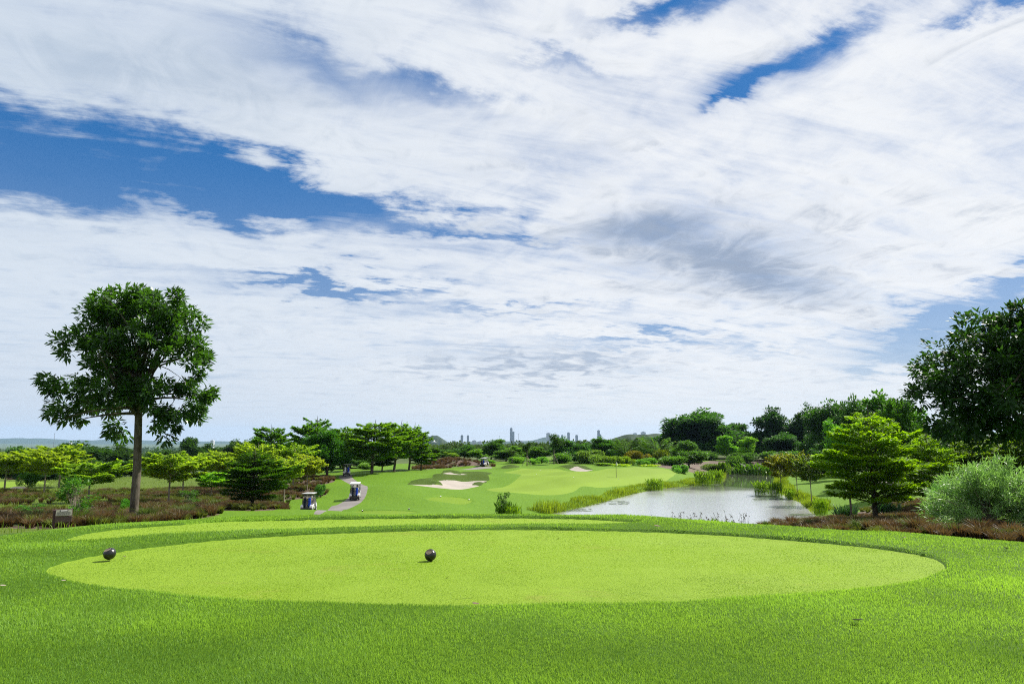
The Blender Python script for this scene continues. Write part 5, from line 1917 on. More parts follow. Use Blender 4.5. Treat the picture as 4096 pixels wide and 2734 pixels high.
# masts
for (px, top, Y, r, lab, cross) in [(499.8, 435.2, 2600, 0.45, 'thin mast with a small head left of the tallest tower', True), (505.0, 437.0, 2600, 0.4, 'short mast next to the tallest tower', False),
                                    (518.4, 433.2, 1700, 0.42, 'tall lone mast on the pond side of the tallest tower', False), (58.8, 433.0, 420, 0.14, 'tall pole above the pale trees before the mountains', False)]:
    x = (px - 512) / F * Y
    zb = gz(x, Y)
    h = P(512, top, Y)[2] - zb
    root = empty('mast', (x, Y, zb))
    Geo().tube([(0, 0, -1), (0, 0, h * 0.5), (0, 0, h)], [r, r * 0.8, r * 0.5], 8).build('pole', M['steel'], root)
    gq = Geo().box((0, 0, h), (r * 3, r * 3, r * 2))
    if cross:
        gq.box((0, 0, h - 2.0), (4.0, 0.6, 0.8)).box((0, 0, h - 4.5), (3.0, 0.6, 0.6))
    gq.build('mast_head', M['steel'], root)
    tag(root, lab, 'mast', 'masts on the skyline')
# leafless sapling top by the pole


# ------------------------------------------------------------------ golf carts
M['cart_white'] = simple_mat('cart white shell', (0.52, 0.52, 0.53), 0.28, spec=0.5, vary=0.04, vscale_=2.0)
M['cart_black'] = simple_mat('cart black plastic', (0.016, 0.017, 0.019), 0.45)
M['tyre'] = simple_mat('tyre rubber', (0.018, 0.018, 0.018), 0.8, bump=0.3, bscale=60)
M['rim'] = simple_mat('rim', (0.62, 0.62, 0.63), 0.35, 0.2)
M['seat'] = simple_mat('cream seat vinyl', (0.62, 0.58, 0.50), 0.5, bump=0.1)
M['glass'] = None
m, nb, out = new_mat('windscreen')
p = nb.node('ShaderNodeBsdfPrincipled')
p.inputs['Base Color'].default_value = (0.75, 0.82, 0.80, 1)
p.inputs['Roughness'].default_value = 0.05
p.inputs['Alpha'].default_value = 0.13
nb.l.new(p.outputs[0], out.inputs[0])
M['glass'] = m
M['red'] = simple_mat('tail light red', (0.45, 0.02, 0.015), 0.3)
M['skin'] = simple_mat('skin', (0.42, 0.24, 0.16), 0.55)
M['hair'] = simple_mat('black hair', (0.012, 0.010, 0.009), 0.5)
CLOTH = {}


def cloth(name, col):
    if name not in CLOTH:
        CLOTH[name] = simple_mat(name, col, 0.85, vary=0.15, vscale_=9.0, spec=0.2)
    return CLOTH[name]


def wheel(parent, x, y):
    w = empty('wheel', (x, y, 0.225), parent=parent)
    pr = [(0.105, -0.085), (0.195, -0.088), (0.222, -0.06), (0.226, 0.0), (0.222, 0.06), (0.195, 0.088), (0.105, 0.085)]
    Geo().lathe(pr, 24, axis='X').build('tyre', M['tyre'], w, smooth=True)
    sgn = 1 if x > 0 else -1
    Geo().lathe([(0.0, 0.050 * sgn), (0.035, 0.075 * sgn), (0.06, 0.060 * sgn), (0.095, 0.070 * sgn), (0.108, 0.088 * sgn), (0.108, -0.05 * sgn), (0.0, -0.05 * sgn)], 20, axis='X').build('rim', M['rim'], w, smooth=True)
    return w


def make_cart():
    r = empty('golf_cart')
    # rear body: two fenders rounded over the wheels joined by a deck
    fend = [(-1.16, 0.36), (-1.14, 0.52), (-1.05, 0.66), (-0.90, 0.74), (-0.62, 0.76), (-0.30, 0.72), (-0.08, 0.62), (-0.02, 0.34), (-0.40, 0.30), (-0.46, 0.42), (-0.56, 0.50), (-0.70, 0.52), (-0.84, 0.48), (-0.92, 0.38)]
    b = Geo().prism(fend, -0.60, -0.30).prism(fend, 0.30, 0.60)
    b.prism([(-0.62, 0.42), (-0.62, 0.70), (-0.10, 0.66), (-0.04, 0.40)], -0.30, 0.30)
    b.build('rear_body', M['cart_white'], r, bevel=0.035)
    cowl = [(0.72, 0.34), (0.70, 0.62), (0.80, 0.84), (0.96, 0.86), (1.14, 0.70), (1.24, 0.46), (1.20, 0.30), (1.12, 0.34), (1.06, 0.44), (0.94, 0.49), (0.84, 0.44), (0.78, 0.34)]
    Geo().prism(cowl, -0.58, 0.58).build('front_cowl', M['cart_white'], r, bevel=0.04)
    fl = Geo().box((0, 0.30, 0.30), (1.12, 0.95, 0.07)).box((0, -0.1, 0.27), (0.75, 2.2, 0.10)).box((0, 0.70, 0.48), (1.02, 0.05, 0.36))
    fl.build('chassis', M['cart_black'], r)
    Geo().box((0, -1.20, 0.36), (1.10, 0.10, 0.17)).box((0, -1.10, 0.27), (0.98, 0.10, 0.10)).build('bumper', M['cart_black'], r, bevel=0.03)
    Geo().box((0, -0.20, 0.72), (1.08, 0.50, 0.13)).build('seat', M['seat'], r, bevel=0.04)
    rot = Matrix.Rotation(radians(12), 3, 'X')
    Geo().box((-0.27, -0.47, 0.98), (0.50, 0.10, 0.36), rot).box((0.27, -0.47, 0.98), (0.50, 0.10, 0.36), rot).build('backrest', M['seat'], r, bevel=0.035)
    Geo().box((0, 0.02, 1.845), (1.16, 1.86, 0.055)).box((0, 0.02, 1.875), (0.92, 1.60, 0.03)).build('roof', M['cart_white'], r, bevel=0.025)
    for sx in (-0.52, 0.52):
        Geo().tube([(sx, -0.62, 0.62), (sx, -0.60, 1.2), (sx * 0.98, -0.58, 1.82)], 0.022, 8).build('roof_post', M['cart_black'], r)
        Geo().tube([(sx, 1.00, 0.80), (sx, 0.86, 1.3), (sx * 0.98, 0.74, 1.82)], 0.020, 8).build('roof_post', M['cart_black'], r)
    a = radians(-14)
    Geo().box((0, 0.885, 1.33), (1.00, 0.012, 0.96), Matrix.Rotation(radians(14), 3, 'X')).build('windscreen', M['glass'], r)
    Geo().box((0, 0.95, 1.06), (1.02, 0.02, 0.42), Matrix.Rotation(radians(14), 3, 'X')).build('windscreen_panel', M['cart_white'], r, bevel=0.005)
    for sx in (-0.48, 0.48):
        wheel(r, sx, -0.70)
        wheel(r, sx, 0.95)
    rk = Geo()
    for sx in (-0.50, 0.50):
        rk.tube([(sx, -0.62, 0.80), (sx, -0.66, 1.30), (sx * 0.6, -0.68, 1.32), (0, -0.68, 1.32)], 0.018, 6)
    rk.box((0, -0.98, 0.50), (0.86, 0.36, 0.04)).tube([(-0.50, -0.68, 1.05), (0.50, -0.68, 1.05)], 0.016, 6)
    rk.tube([(0, -0.66, 0.6), (0, -0.68, 1.32)], 0.024, 6)
    rk.build('bag_rack', M['cart_black'], r)
    st = Geo().tube([(-0.27, 0.72, 0.80), (-0.27, 0.42, 1.02)], 0.02, 6)
    st.lathe([(0.17, 0.0), (0.185, 0.015), (0.17, 0.03), (0.155, 0.015), (0.17, 0.0)], 20, (-0.27, 0.40, 1.02))
    st.build('steering_wheel', M['cart_black'], r)
    for sx in (-0.47, 0.47):
        Geo().box((sx, -1.155, 0.50), (0.10, 0.02, 0.06)).build('tail_light', M['red'], r, bevel=0.006)
    return r


def golf_bag(mat, lean=0.1):
    r = empty('golf_bag')
    Geo().lathe([(0.0, 0.0), (0.12, 0.0), (0.125, 0.05), (0.135, 0.35), (0.14, 0.70), (0.145, 0.80), (0.155, 0.84), (0.15, 0.88), (0.13, 0.87), (0.0, 0.82)], 18).build('bag_body', mat, r, smooth=True)
    Geo().box((0, -0.145, 0.26), (0.20, 0.08, 0.34)).box((0, -0.145, 0.60), (0.16, 0.06, 0.16)).build('pocket', mat, r, bevel=0.03)
    gq = Geo()
    rg = random.Random(5)
    for i in range(9):
        a = i * 0.7
        x, y = 0.08 * cos(a), 0.08 * sin(a)
        h = 1.02 + 0.14 * rg.random()
        gq.tube([(x, y, 0.78), (x * 1.5, y * 1.5, h)], 0.007, 5)
    gq.build('club_shafts', M['steel'], r)
    hd = Geo()
    for i in range(9):
        a = i * 0.7
        x, y = 0.12 * cos(a), 0.12 * sin(a)
        if i < 3:
            hd.lathe([(0.0, -0.03), (0.04, -0.02), (0.05, 0.02), (0.03, 0.06), (0.0, 0.07)], 10, (x, y, 1.10 + 0.03 * i))
        else:
            hd.box((x, y, 1.08 + 0.012 * i), (0.07, 0.025, 0.045))
    hd.build('club_heads', M['cart_black'], r)
    Geo().tube([(0.14, 0, 0.30), (0.21, -0.02, 0.45), (0.21, -0.02, 0.6), (0.145, 0, 0.72)], 0.016, 6).build('strap', M['cart_black'], r)
    r.rotation_euler = (-lean, 0, 0)
    return r


def skin_obj(name, verts, edges, radii, mat, parent, sub=2, root=0):
    me = bpy.data.meshes.new(name)
    me.from_pydata([Vector(v) for v in verts], edges, [])
    me.update()
    o = bpy.data.objects.new(name, me)
    COL.objects.link(o)
    o.parent = parent
    o.modifiers.new('skin', 'SKIN').use_smooth_shade = True
    lay = me.skin_vertices[0].data if len(me.skin_vertices) else None
    for i, r_ in enumerate(radii):
        lay[i].radius = r_ if hasattr(r_, '__len__') else (r_, r_)
        lay[i].use_root = (i == root)
    s = o.modifiers.new('sub', 'SUBSURF')
    s.levels = sub
    s.render_levels = sub
    me.materials.append(mat)
    return o


def seated_person(shirt, trousers, cap, arms='wheel', capmat=None):
    """sits with the hips at the origin, facing +y"""
    r = empty('person')
    hand_y, hand_z = (0.52, 0.32) if arms == 'wheel' else (0.30, 0.10)
    V = [(0, 0, 0.09), (0, -0.03, 0.24), (0, -0.05, 0.42), (0, -0.04, 0.54), (0, -0.02, 0.60), (0, 0.005, 0.70), (0, 0.0, 0.80)]
    E = [(0, 1), (1, 2), (2, 3), (3, 4), (4, 5), (5, 6)]
    Rr = [0.15, 0.13, 0.15, 0.10, 0.052, 0.085, 0.07]
    for s in (-1, 1):
        n = len(V)
        V += [(s * 0.16, -0.04, 0.49), (s * 0.24, 0.03, 0.26), (s * 0.18, hand_y * 0.62, hand_z * 0.8), (s * 0.13, hand_y, hand_z), (s * 0.12, hand_y + 0.07, hand_z + 0.01)]
        E += [(3, n), (n, n + 1), (n + 1, n + 2), (n + 2, n + 3), (n + 3, n + 4)]
        Rr += [0.062, 0.046, 0.040, 0.032, 0.028]
        n = len(V)
        V += [(s * 0.10, 0.06, 0.07), (s * 0.13, 0.44, 0.10), (s * 0.13, 0.52, -0.28), (s * 0.13, 0.56, -0.36), (s * 0.14, 0.68, -0.38)]
        E += [(0, n), (n, n + 1), (n + 1, n + 2), (n + 2, n + 3), (n + 3, n + 4)]
        Rr += [0.085, 0.062, 0.045, 0.042, 0.034]
    skin_obj('body', V, E, Rr, M['skin'], r)
    # shirt and trousers over the body
    sv, se, sr = V[:4], E[:3], [0.162, 0.145, 0.166, 0.112]
    sv = list(sv); se = list(se); sr = list(sr)
    for s in (-1, 1):
        n = len(sv)
        k = 7 if s < 0 else 17
        sv += [V[k], V[k + 1]]
        se += [(3, n), (n, n + 1)]
        sr += [0.075, 0.060]
    skin_obj('shirt', sv, se, sr, shirt, r)
    tv, te, trr = [V[0]], [], [0.163]
    for s in (-1, 1):
        k = 12 if s < 0 else 22
        n = len(tv)
        tv += [V[k], V[k + 1], V[k + 2]]
        te += [(0, n), (n, n + 1), (n + 1, n + 2)]
        trr += [0.096, 0.074, 0.058]
    skin_obj('trousers', tv, te, trr, trousers, r)
    cg = Geo().lathe([(0.108, 0.735), (0.112, 0.78), (0.098, 0.835), (0.06, 0.868), (0.0, 0.878)], 18, (0, 0.005, 0))
    cg.box((0, 0.15, 0.745), (0.15, 0.12, 0.014))
    cg.build('cap' if cap else 'hair', capmat or M['hair'], r, smooth=True)
    # nose and ears belong to the head
    fg = Geo().box((0, 0.112, 0.70), (0.025, 0.03, 0.04))
    for s in (-1, 1):
        fg.box((s * 0.10, 0.0, 0.70), (0.02, 0.035, 0.05))
    fg.build('face', M['skin'], r, bevel=0.006)
    return r


CART = make_cart()
c_navy, c_blue, c_white = cloth('navy bag nylon', (0.012, 0.016, 0.035)), cloth('royal blue bag nylon', (0.012, 0.045, 0.36)), cloth('white bag nylon', (0.62, 0.62, 0.60))
c_yel = cloth('yellow shirt cotton', (0.62, 0.48, 0.03)); c_dark = cloth('dark shirt cotton', (0.035, 0.018, 0.03)); c_sky = cloth('light blue shirt cotton', (0.42, 0.56, 0.68))
c_trs = cloth('dark trousers cotton', (0.02, 0.022, 0.03)); c_cap = cloth('white cap cotton', (0.72, 0.72, 0.70))
BAGS = {}


def seat_on(o, cart, off, rz):
    mw = Matrix.LocRotScale(cart.location, cart.rotation_euler, Vector((1, 1, 1)))
    o.location = mw @ Vector(off)
    o.rotation_euler = (o.rotation_euler[0], o.rotation_euler[1], rz)


carts = [
    (308.5, 511.5, 71.5, 4, 'white roofed golf cart on the grass nearest the tees, two golfers aboard', (c_navy, c_blue), ((c_yel, c_cap, True, 'passenger'), (c_dark, c_cap, True, 'driver'))),
    (355.0, 497.8, 81.5, 9, 'white roofed golf cart on the concrete path, second from the tees', (c_navy, c_blue), ((c_yel, c_cap, True, 'passenger'), (c_sky, None, False, 'driver'))),
    (346.5, 476.7, 114.5, 13, 'golf cart at the top bend of the concrete path', (c_white, c_blue), ((c_yel, c_cap, True, 'passenger'), (c_white, None, False, 'driver'))),
    (484.5, 466.6, 158.0, -26, 'farthest golf cart, seen side on behind the bunkers', (c_navy, c_blue), ((c_yel, c_cap, True, 'passenger'),)),
]
where = ['the cart nearest the tees', 'the cart on the path', 'the cart at the top bend', 'the farthest cart']
shirtname = {id(c_yel): 'yellow shirt and white cap', id(c_dark): 'dark shirt and white cap', id(c_sky): 'light blue shirt', id(c_white): 'white shirt'}
for ci, (px, py, Y, rz, lab, bags, people) in enumerate(carts):
    cart = CART if ci == 0 else copy_tree(CART)
    x = col_x(px, py, Y)
    rza = radians(rz)
    # stand it on the slope
    cart.location = (x, Y, gz(x, Y) + 0.01)
    fx_, fy_ = -sin(rza), cos(rza)
    dzf = gz(x + fx_, Y + fy_) - gz(x - fx_, Y - fy_)
    cart.rotation_euler = (atan(dzf / 2), 0, rza)
    cart.location.z = 0.5 * (gz(x + fx_, Y + fy_) + gz(x - fx_, Y - fy_)) + 0.02
    tag(cart, lab, 'golf cart', 'golf carts out on the course')
    for bi, bm_ in enumerate(bags):
        if bm_.name not in BAGS:
            bag = golf_bag(bm_)
            BAGS[bm_.name] = bag
        else:
            bag = copy_tree(BAGS[bm_.name])
        seat_on(bag, cart, (-0.24 if bi == 0 else 0.24, -0.90, 0.53), rza)
        tag(bag, '%s golf bag strapped on the back of %s' % ({'navy': 'dark navy', 'roya': 'royal blue', 'whit': 'white'}[bm_.name[:4]], where[ci]), 'golf bag', 'golf bags on the carts')
    for pi_, (sh, cap, iscap, role) in enumerate(people):
        pr_ = seated_person(sh, c_trs, iscap, 'wheel' if role == 'driver' else 'lap', cap)
        # the driver sits on the far side here; the passenger leans out on the near side
        seat_on(pr_, cart, (0.27 if role == 'driver' else -0.33, -0.22, 0.72), rza)
        tag(pr_, 'person in a %s sitting in %s' % (shirtname[id(sh)], where[ci]), 'person', 'golfers in the carts')

# ------------------------------------------------------------------ tee markers
m, nb, out = new_mat('black dimpled marker')
tcn = nb.node('ShaderNodeTexCoord')
vor = nb.node('ShaderNodeTexVoronoi')
vor.inputs['Scale'].default_value = 85.0
nb.l.new(tcn.outputs['Object'], vor.inputs['Vector'])
p = nb.node('ShaderNodeBsdfPrincipled')
p.inputs['Base Color'].default_value = (0.008, 0.009, 0.010, 1)
p.inputs['Roughness'].default_value = 0.30
b = nb.node('ShaderNodeBump')
b.inputs['Strength'].default_value = 0.35
b.inputs['Distance'].default_value = 0.004
nb.l.new(vor.outputs['Distance'], b.inputs['Height'])
nb.l.new(b.outputs[0], p.inputs['Normal'])
nb.l.new(p.outputs[0], out.inputs[0])
M['marker'] = m
M['bronze'] = simple_mat('worn bronze plate', (0.16, 0.125, 0.085), 0.55, 0.1, bump=0.3, bscale=90, vary=0.35, vscale_=40)
M['marker_white'] = simple_mat('white marker', (0.75, 0.75, 0.72), 0.4)


def tee_marker(R_, normal, stake_h, ball='marker', plate='bronze'):
    r = empty('tee_marker')
    cut = 0.80
    a0 = math.acos(cut)
    prof = [(R_ * sin(a), R_ * cos(a)) for a in np.linspace(a0, pi, 28)]
    prof[-1] = (0.0001, -R_)
    ball_ = Geo().lathe([(R_ * sin(a0) * 0.94, R_ * cut - 0.002)] + prof, 48).build('ball', M[ball], r, smooth=True)
    q = Vector(normal).normalized().to_track_quat('Z', 'Y')
    ball_.rotation_euler = q.to_euler()
    ball_.location = (0, 0, R_ + stake_h)
    rp = R_ * sin(a0)
    pl = Geo().lathe([(0.0001, R_ * cut - 0.001), (rp * 0.80, R_ * cut - 0.001), (rp * 0.82, R_ * cut + 0.002), (rp * 0.90, R_ * cut + 0.002), (rp * 0.935, R_ * cut - 0.002)], 40).build('face_plate', M[plate], r)
    pl.rotation_euler = q.to_euler()
    pl.location = (0, 0, R_ + stake_h)
    Geo().tube([(0, 0, -0.05), (0, 0, stake_h + 0.01)], R_ * 0.075, 10).build('stake', M['marker'], r)
    return r


for (px, py, nrm, sh, lab) in [(109.0, 560.3, (-0.30, -0.42, 0.86), 0.016, 'black ball shaped tee marker near the picture edge, raised on a short spike'), (430.3, 560.6, (-0.22, -0.62, 0.75), 0.003, 'black ball shaped tee marker in the middle of the near tee, resting on the turf')]:
    q = Z0(px, py, 0.0)
    t_ = tee_marker(0.0735, nrm, sh)
    t_.location = (q[0], q[1], gz(q[0], q[1]))
    tag(t_, lab, 'tee marker', 'black tee markers')
for (px, py, lab, ball) in [(362.4, 510.0, 'small dark tee marker on the path side of the oval tee below the mound', 'marker'), (409.0, 509.6, 'small dark tee marker on the pond side of the oval tee below the mound', 'marker'),
                      (440.6, 495.9, 'small pale tee marker on the path side of the far oval tee', 'marker_white'), (469.0, 497.0, 'small pale tee marker on the pond side of the far oval tee', 'marker_white')]:
    q = G(px, py)
    t_ = tee_marker(0.085, (0.1, -0.5, 0.85), 0.02, ball, 'marker_white')
    t_.location = (q[0], q[1], gz(q[0], q[1]))
    tag(t_, lab, 'tee marker', 'small tee markers of the forward tees')

# ------------------------------------------------------------------ hole sign
M['post'] = simple_mat('dark stained post', (0.045, 0.014, 0.018), 0.6, bump=0.4, bscale=30, vary=0.3, stretch=(6, 6, 1))
M['plank'] = simple_mat('weathered grey plank', (0.085, 0.050, 0.046), 0.75, bump=0.5, bscale=24, vary=0.25, stretch=(1, 8, 8))
M['face'] = simple_mat('faded sign plate', (0.20, 0.205, 0.15), 0.6, vary=0.35, vscale_=30, stretch=(3, 1, 1))
M['face_dark'] = simple_mat('sign lettering', (0.06, 0.06, 0.05), 0.6)
M['face_pale'] = simple_mat('sign white strip', (0.62, 0.62, 0.58), 0.6)
x = col_x(62, 528, 30)
sg = empty('hole_sign', (x, 30.0, gz(x, 30.0)), radians(28))
zt = 0.0
hs_ = h_from(508.6, x, 30.0, 62)
for sx in (-0.32, 0.20):
    Geo().box((sx, 0.0, hs_ / 2 - 0.17), (0.09, 0.20, hs_ + 0.30)).build('post', M['post'], sg, bevel=0.008)
rt = Matrix.Rotation(radians(-24), 3, 'X')
Geo().box((0.03, -0.13, hs_ - 0.125), (0.61, 0.03, 0.30), rt).build('sign_panel', M['plank'], sg, bevel=0.006)
Geo().box((0.03, -0.146, hs_ - 0.132), (0.57, 0.016, 0.255), rt).build('sign_face', M['face'], sg)
up = rt @ Vector((0, 0, 1)); fw = rt @ Vector((0, -1, 0))
def on_face(u, v, w, h, t=0.006):
    c_ = Vector((0.03, -0.146, hs_ - 0.132)) + up * v + fw * (0.008 + t / 2) + Vector((u, 0, 0))
    return (tuple(c_), (w, t, h), rt)
lt = Geo().box(*on_face(0.0, 0.085, 0.30, 0.07))
rg = random.Random(3)
for row in range(5):
    xx = -0.25
    while xx < 0.22:
        wl = rg.uniform(0.02, 0.07)
        lt.box(*on_face(xx + wl / 2, 0.025 - 0.03 * row, wl, 0.010))
        xx += wl + 0.016
lt.build('lettering', M['face_dark'], sg)
Geo().box(*on_face(0.0, 0.085, 0.23, 0.032, 0.012)).build('title_strip', M['face_pale'], sg)
Geo().box((0.03, -0.125, hs_ - 0.405), (0.61, 0.05, 0.25)).build('cross_plank', M['plank'], sg, bevel=0.008)
tag(sg, 'dark wooden hole sign with a sloping printed board on two posts', 'sign')

# ------------------------------------------------------------------ flags
M['pole'] = simple_mat('flag pole', (0.10, 0.09, 0.05), 0.5)
M['flag_white'] = simple_mat('white flag cloth', (0.82, 0.82, 0.80), 0.8)
M['flag_yellow'] = simple_mat('yellow flag cloth', (0.80, 0.48, 0.03), 0.8)


def flagstick(px, py, Y, top, flag, out_, label):
    x = col_x(px, py, Y)
    z = gz(x, Y)
    h = h_from(top, x, Y, px)
    r = empty('flagstick', (x, Y, z))
    Geo().tube([(0, 0, -0.1), (0, 0, h)], 0.045, 8).build('pole', M['pole'], r)
    n = 8
    vs, fs = [], []
    for i in range(n + 1):
        u = i / n
        w = out_ * u
        yy = 0.05 * sin(u * 7)
        top_z, bot_z = h - 0.02 - 0.35 * u * (0.9 if out_ < 0.3 else 0.3), h - 0.55 - 0.20 * u * (1.5 if out_ < 0.3 else -0.2)
        for dy in (-0.012, 0.012):
            vs += [(w + 0.02, yy + dy, top_z), (w + 0.02, yy + dy, bot_z)]
    for i in range(n):
        a, b = i * 4, (i + 1) * 4
        fs += [(a, a + 1, b + 1, b), (a + 2, b + 2, b + 3, a + 3), (a, b, b + 2, a + 2), (a + 1, a + 3, b + 3, b + 1)]
    fs += [(n * 4, n * 4 + 1, n * 4 + 3, n * 4 + 2)]
    Geo().add(vs, fs).build('flag', M[flag], r)
    return tag(r, label, 'flag')


flagstick(616.2, 471.9, 131, 460.8, 'flag_white', 0.22, 'white flag hanging on a thin pole on the big green')
flagstick(19.2, 482.6, 215, 476.0, 'flag_yellow', -0.75, 'yellow flag on the pale green before the brown hut')

# golf balls lying on the green
M['ballw'] = simple_mat('golf ball', (0.85, 0.85, 0.84), 0.35)
for (px, py, lab) in [(618.6, 473.0, 'golf ball just beside the flag pole'), (573.6, 478.4, 'golf ball in the middle of the big green'), (536.5, 473.6, 'golf ball near the back edge of the big green'), (540.2, 470.4, 'golf ball by the far fringe of the big green')]:
    q = G(px, py)
    bb = Geo().lathe([(0.0001, -0.06)] + [(0.06 * sin(a), -0.06 * cos(a)) for a in np.linspace(0.25, pi - 0.25, 9)] + [(0.0001, 0.06)], 12).build('golf_ball', M['ballw'], None, smooth=True)
    bb.location = (q[0], q[1], gz(q[0], q[1]) + 0.055)
    tag(bb, lab, 'golf ball', 'golf balls on the green')

# ------------------------------------------------------------------ brown hut
M['hut_wall'] = simple_mat('brown hut render', (0.15, 0.095, 0.055), 0.85, vary=0.15, vscale_=0.8)
M['hut_wood'] = simple_mat('red brown hut boards', (0.085, 0.040, 0.028), 0.8, vary=0.25, stretch=(0.3, 1, 5))
M['hut_roof'] = simple_mat('dark hut roof', (0.05, 0.042, 0.036), 0.8, vary=0.2)
M['hut_edge'] = simple_mat('pale roof edge', (0.55, 0.54, 0.52), 0.6)
M['dark_in'] = simple_mat('dark doorway', (0.012, 0.011, 0.010), 0.9)
M['win'] = simple_mat('hut window pane', (0.10, 0.12, 0.14), 0.15)
M['frame'] = simple_mat('pale window frame', (0.42, 0.41, 0.39), 0.6)
Yh = 262.0
xh = col_x(26, 480, Yh)
zh = P(26, 480.8, Yh)[2]
kx = Yh / F
hut = empty('hut', (xh, Yh, zh))
def hx(px): return (px - 26) * kx
def hz_(py): return (480.8 - py) * kx
Geo().box(((hx(11) + hx(22.6)) / 2, 0, (hz_(473.8) - 1) / 2), (hx(22.6) - hx(11), 4.5, hz_(473.8) + 1)).build('wall', M['hut_wall'], hut, bevel=0.03)
Geo().box(((hx(22.6) + hx(42)) / 2, 0.8, (hz_(474.6) - 1) / 2), (hx(42) - hx(22.6) - 0.02, 4.0, hz_(474.6) + 1)).build('wall', M['hut_wood'], hut, bevel=0.03)
rf = Geo().box(((hx(10) + hx(23.5)) / 2, 0, hz_(473.6) + 0.12), (hx(23.5) - hx(10), 5.6, 0.24)).build('roof', M['hut_roof'], hut, bevel=0.02)
Geo().box(((hx(12.5) + hx(22.3)) / 2, -2.86, hz_(473.9)), (hx(22.3) - hx(12.5), 0.10, 0.22)).build('roof_edge', M['hut_edge'], rf)
rf = Geo().prism([(-2.6, hz_(474.2)), (0.9, hz_(470.3)), (3.6, hz_(473.6)), (3.6, hz_(474.0)), (0.9, hz_(470.9)), (-2.6, hz_(474.7))], hx(24), hx(43)).build('roof', M['hut_roof'], hut)
Geo().box(((hx(32) + hx(38)) / 2, 0.9, hz_(470.2)), (hx(38) - hx(32), 0.5, 0.3)).build('ridge_cap', M['hut_edge'], rf)
Geo().box((hx(19.2), -2.265, 1.0), (1.0, 0.05, 2.1)).build('door', M['dark_in'], hut)
for (a, b_) in ((34.0, 36.6), (37.2, 39.4)):
    fr_ = Geo()
    xa, xb, za, zb2 = hx(a), hx(b_), hz_(478.0), hz_(475.2)
    for (cx, cz, sx, sz) in (((xa + xb) / 2, za, xb - xa, 0.12), ((xa + xb) / 2, zb2, xb - xa, 0.12), (xa, (za + zb2) / 2, 0.12, zb2 - za), (xb, (za + zb2) / 2, 0.12, zb2 - za)):
        fr_.box((cx, -1.24, cz), (sx, 0.10, sz))
    w_ = fr_.build('window', M['frame'], hut)
    Geo().box(((xa + xb) / 2, -1.215, (za + zb2) / 2), (xb - xa - 0.1, 0.04, zb2 - za - 0.1)).build('pane', M['win'], w_)
for pxp in (33.4, 31.5, 30.2):
    Geo().box((hx(pxp), -1.9, hz_(477.4)), (0.16, 0.16, hz_(474.3) - hz_(480.6))).build('porch_post', M['frame'], hut)
tag(hut, 'low brown hut with a porch half hidden by the pale trees', 'hut')
wb = empty('notice_board', (col_x(38.4, 480, 255), 255.0, gz(col_x(38.4, 480, 255), 255.0)))
z0_ = P(38, 480.6, 255)[2] - wb.location.z
Geo().box((0.5, 0, z0_ + 0.45), (1.1, 0.06, 0.72)).build('board', M['flag_white'], wb, bevel=0.01)
Geo().box((-0.55, 0, z0_ + 0.45), (0.9, 0.05, 0.72)).build('side_board', M['win'], wb, bevel=0.01)
for sx in (-0.95, 1.0):
    Geo().box((sx, 0.06, z0_ / 2), (0.08, 0.08, z0_ + 0.9)).build('leg', M['steel'], wb)
tag(wb, 'white notice board standing before the hut porch', 'notice board')
q = G(18.8, 488.2)
rk_ = Geo().lathe([(0.0001, -0.2), (1.0, -0.15), (1.25, 0.1), (0.9, 0.32), (0.4, 0.42), (0.0001, 0.44)], 9).build('boulder', simple_mat('pale stone', (0.46, 0.40, 0.34), 0.9, bump=0.6, bscale=6, vary=0.2), None, bevel=0.06, sub=1)
rk_.location = (q[0], q[1], gz(q[0], q[1])); rk_.scale = (1.1, 0.7, 0.8)
tag(rk_, 'pale flat stone in the meadow before the hut', 'boulder')

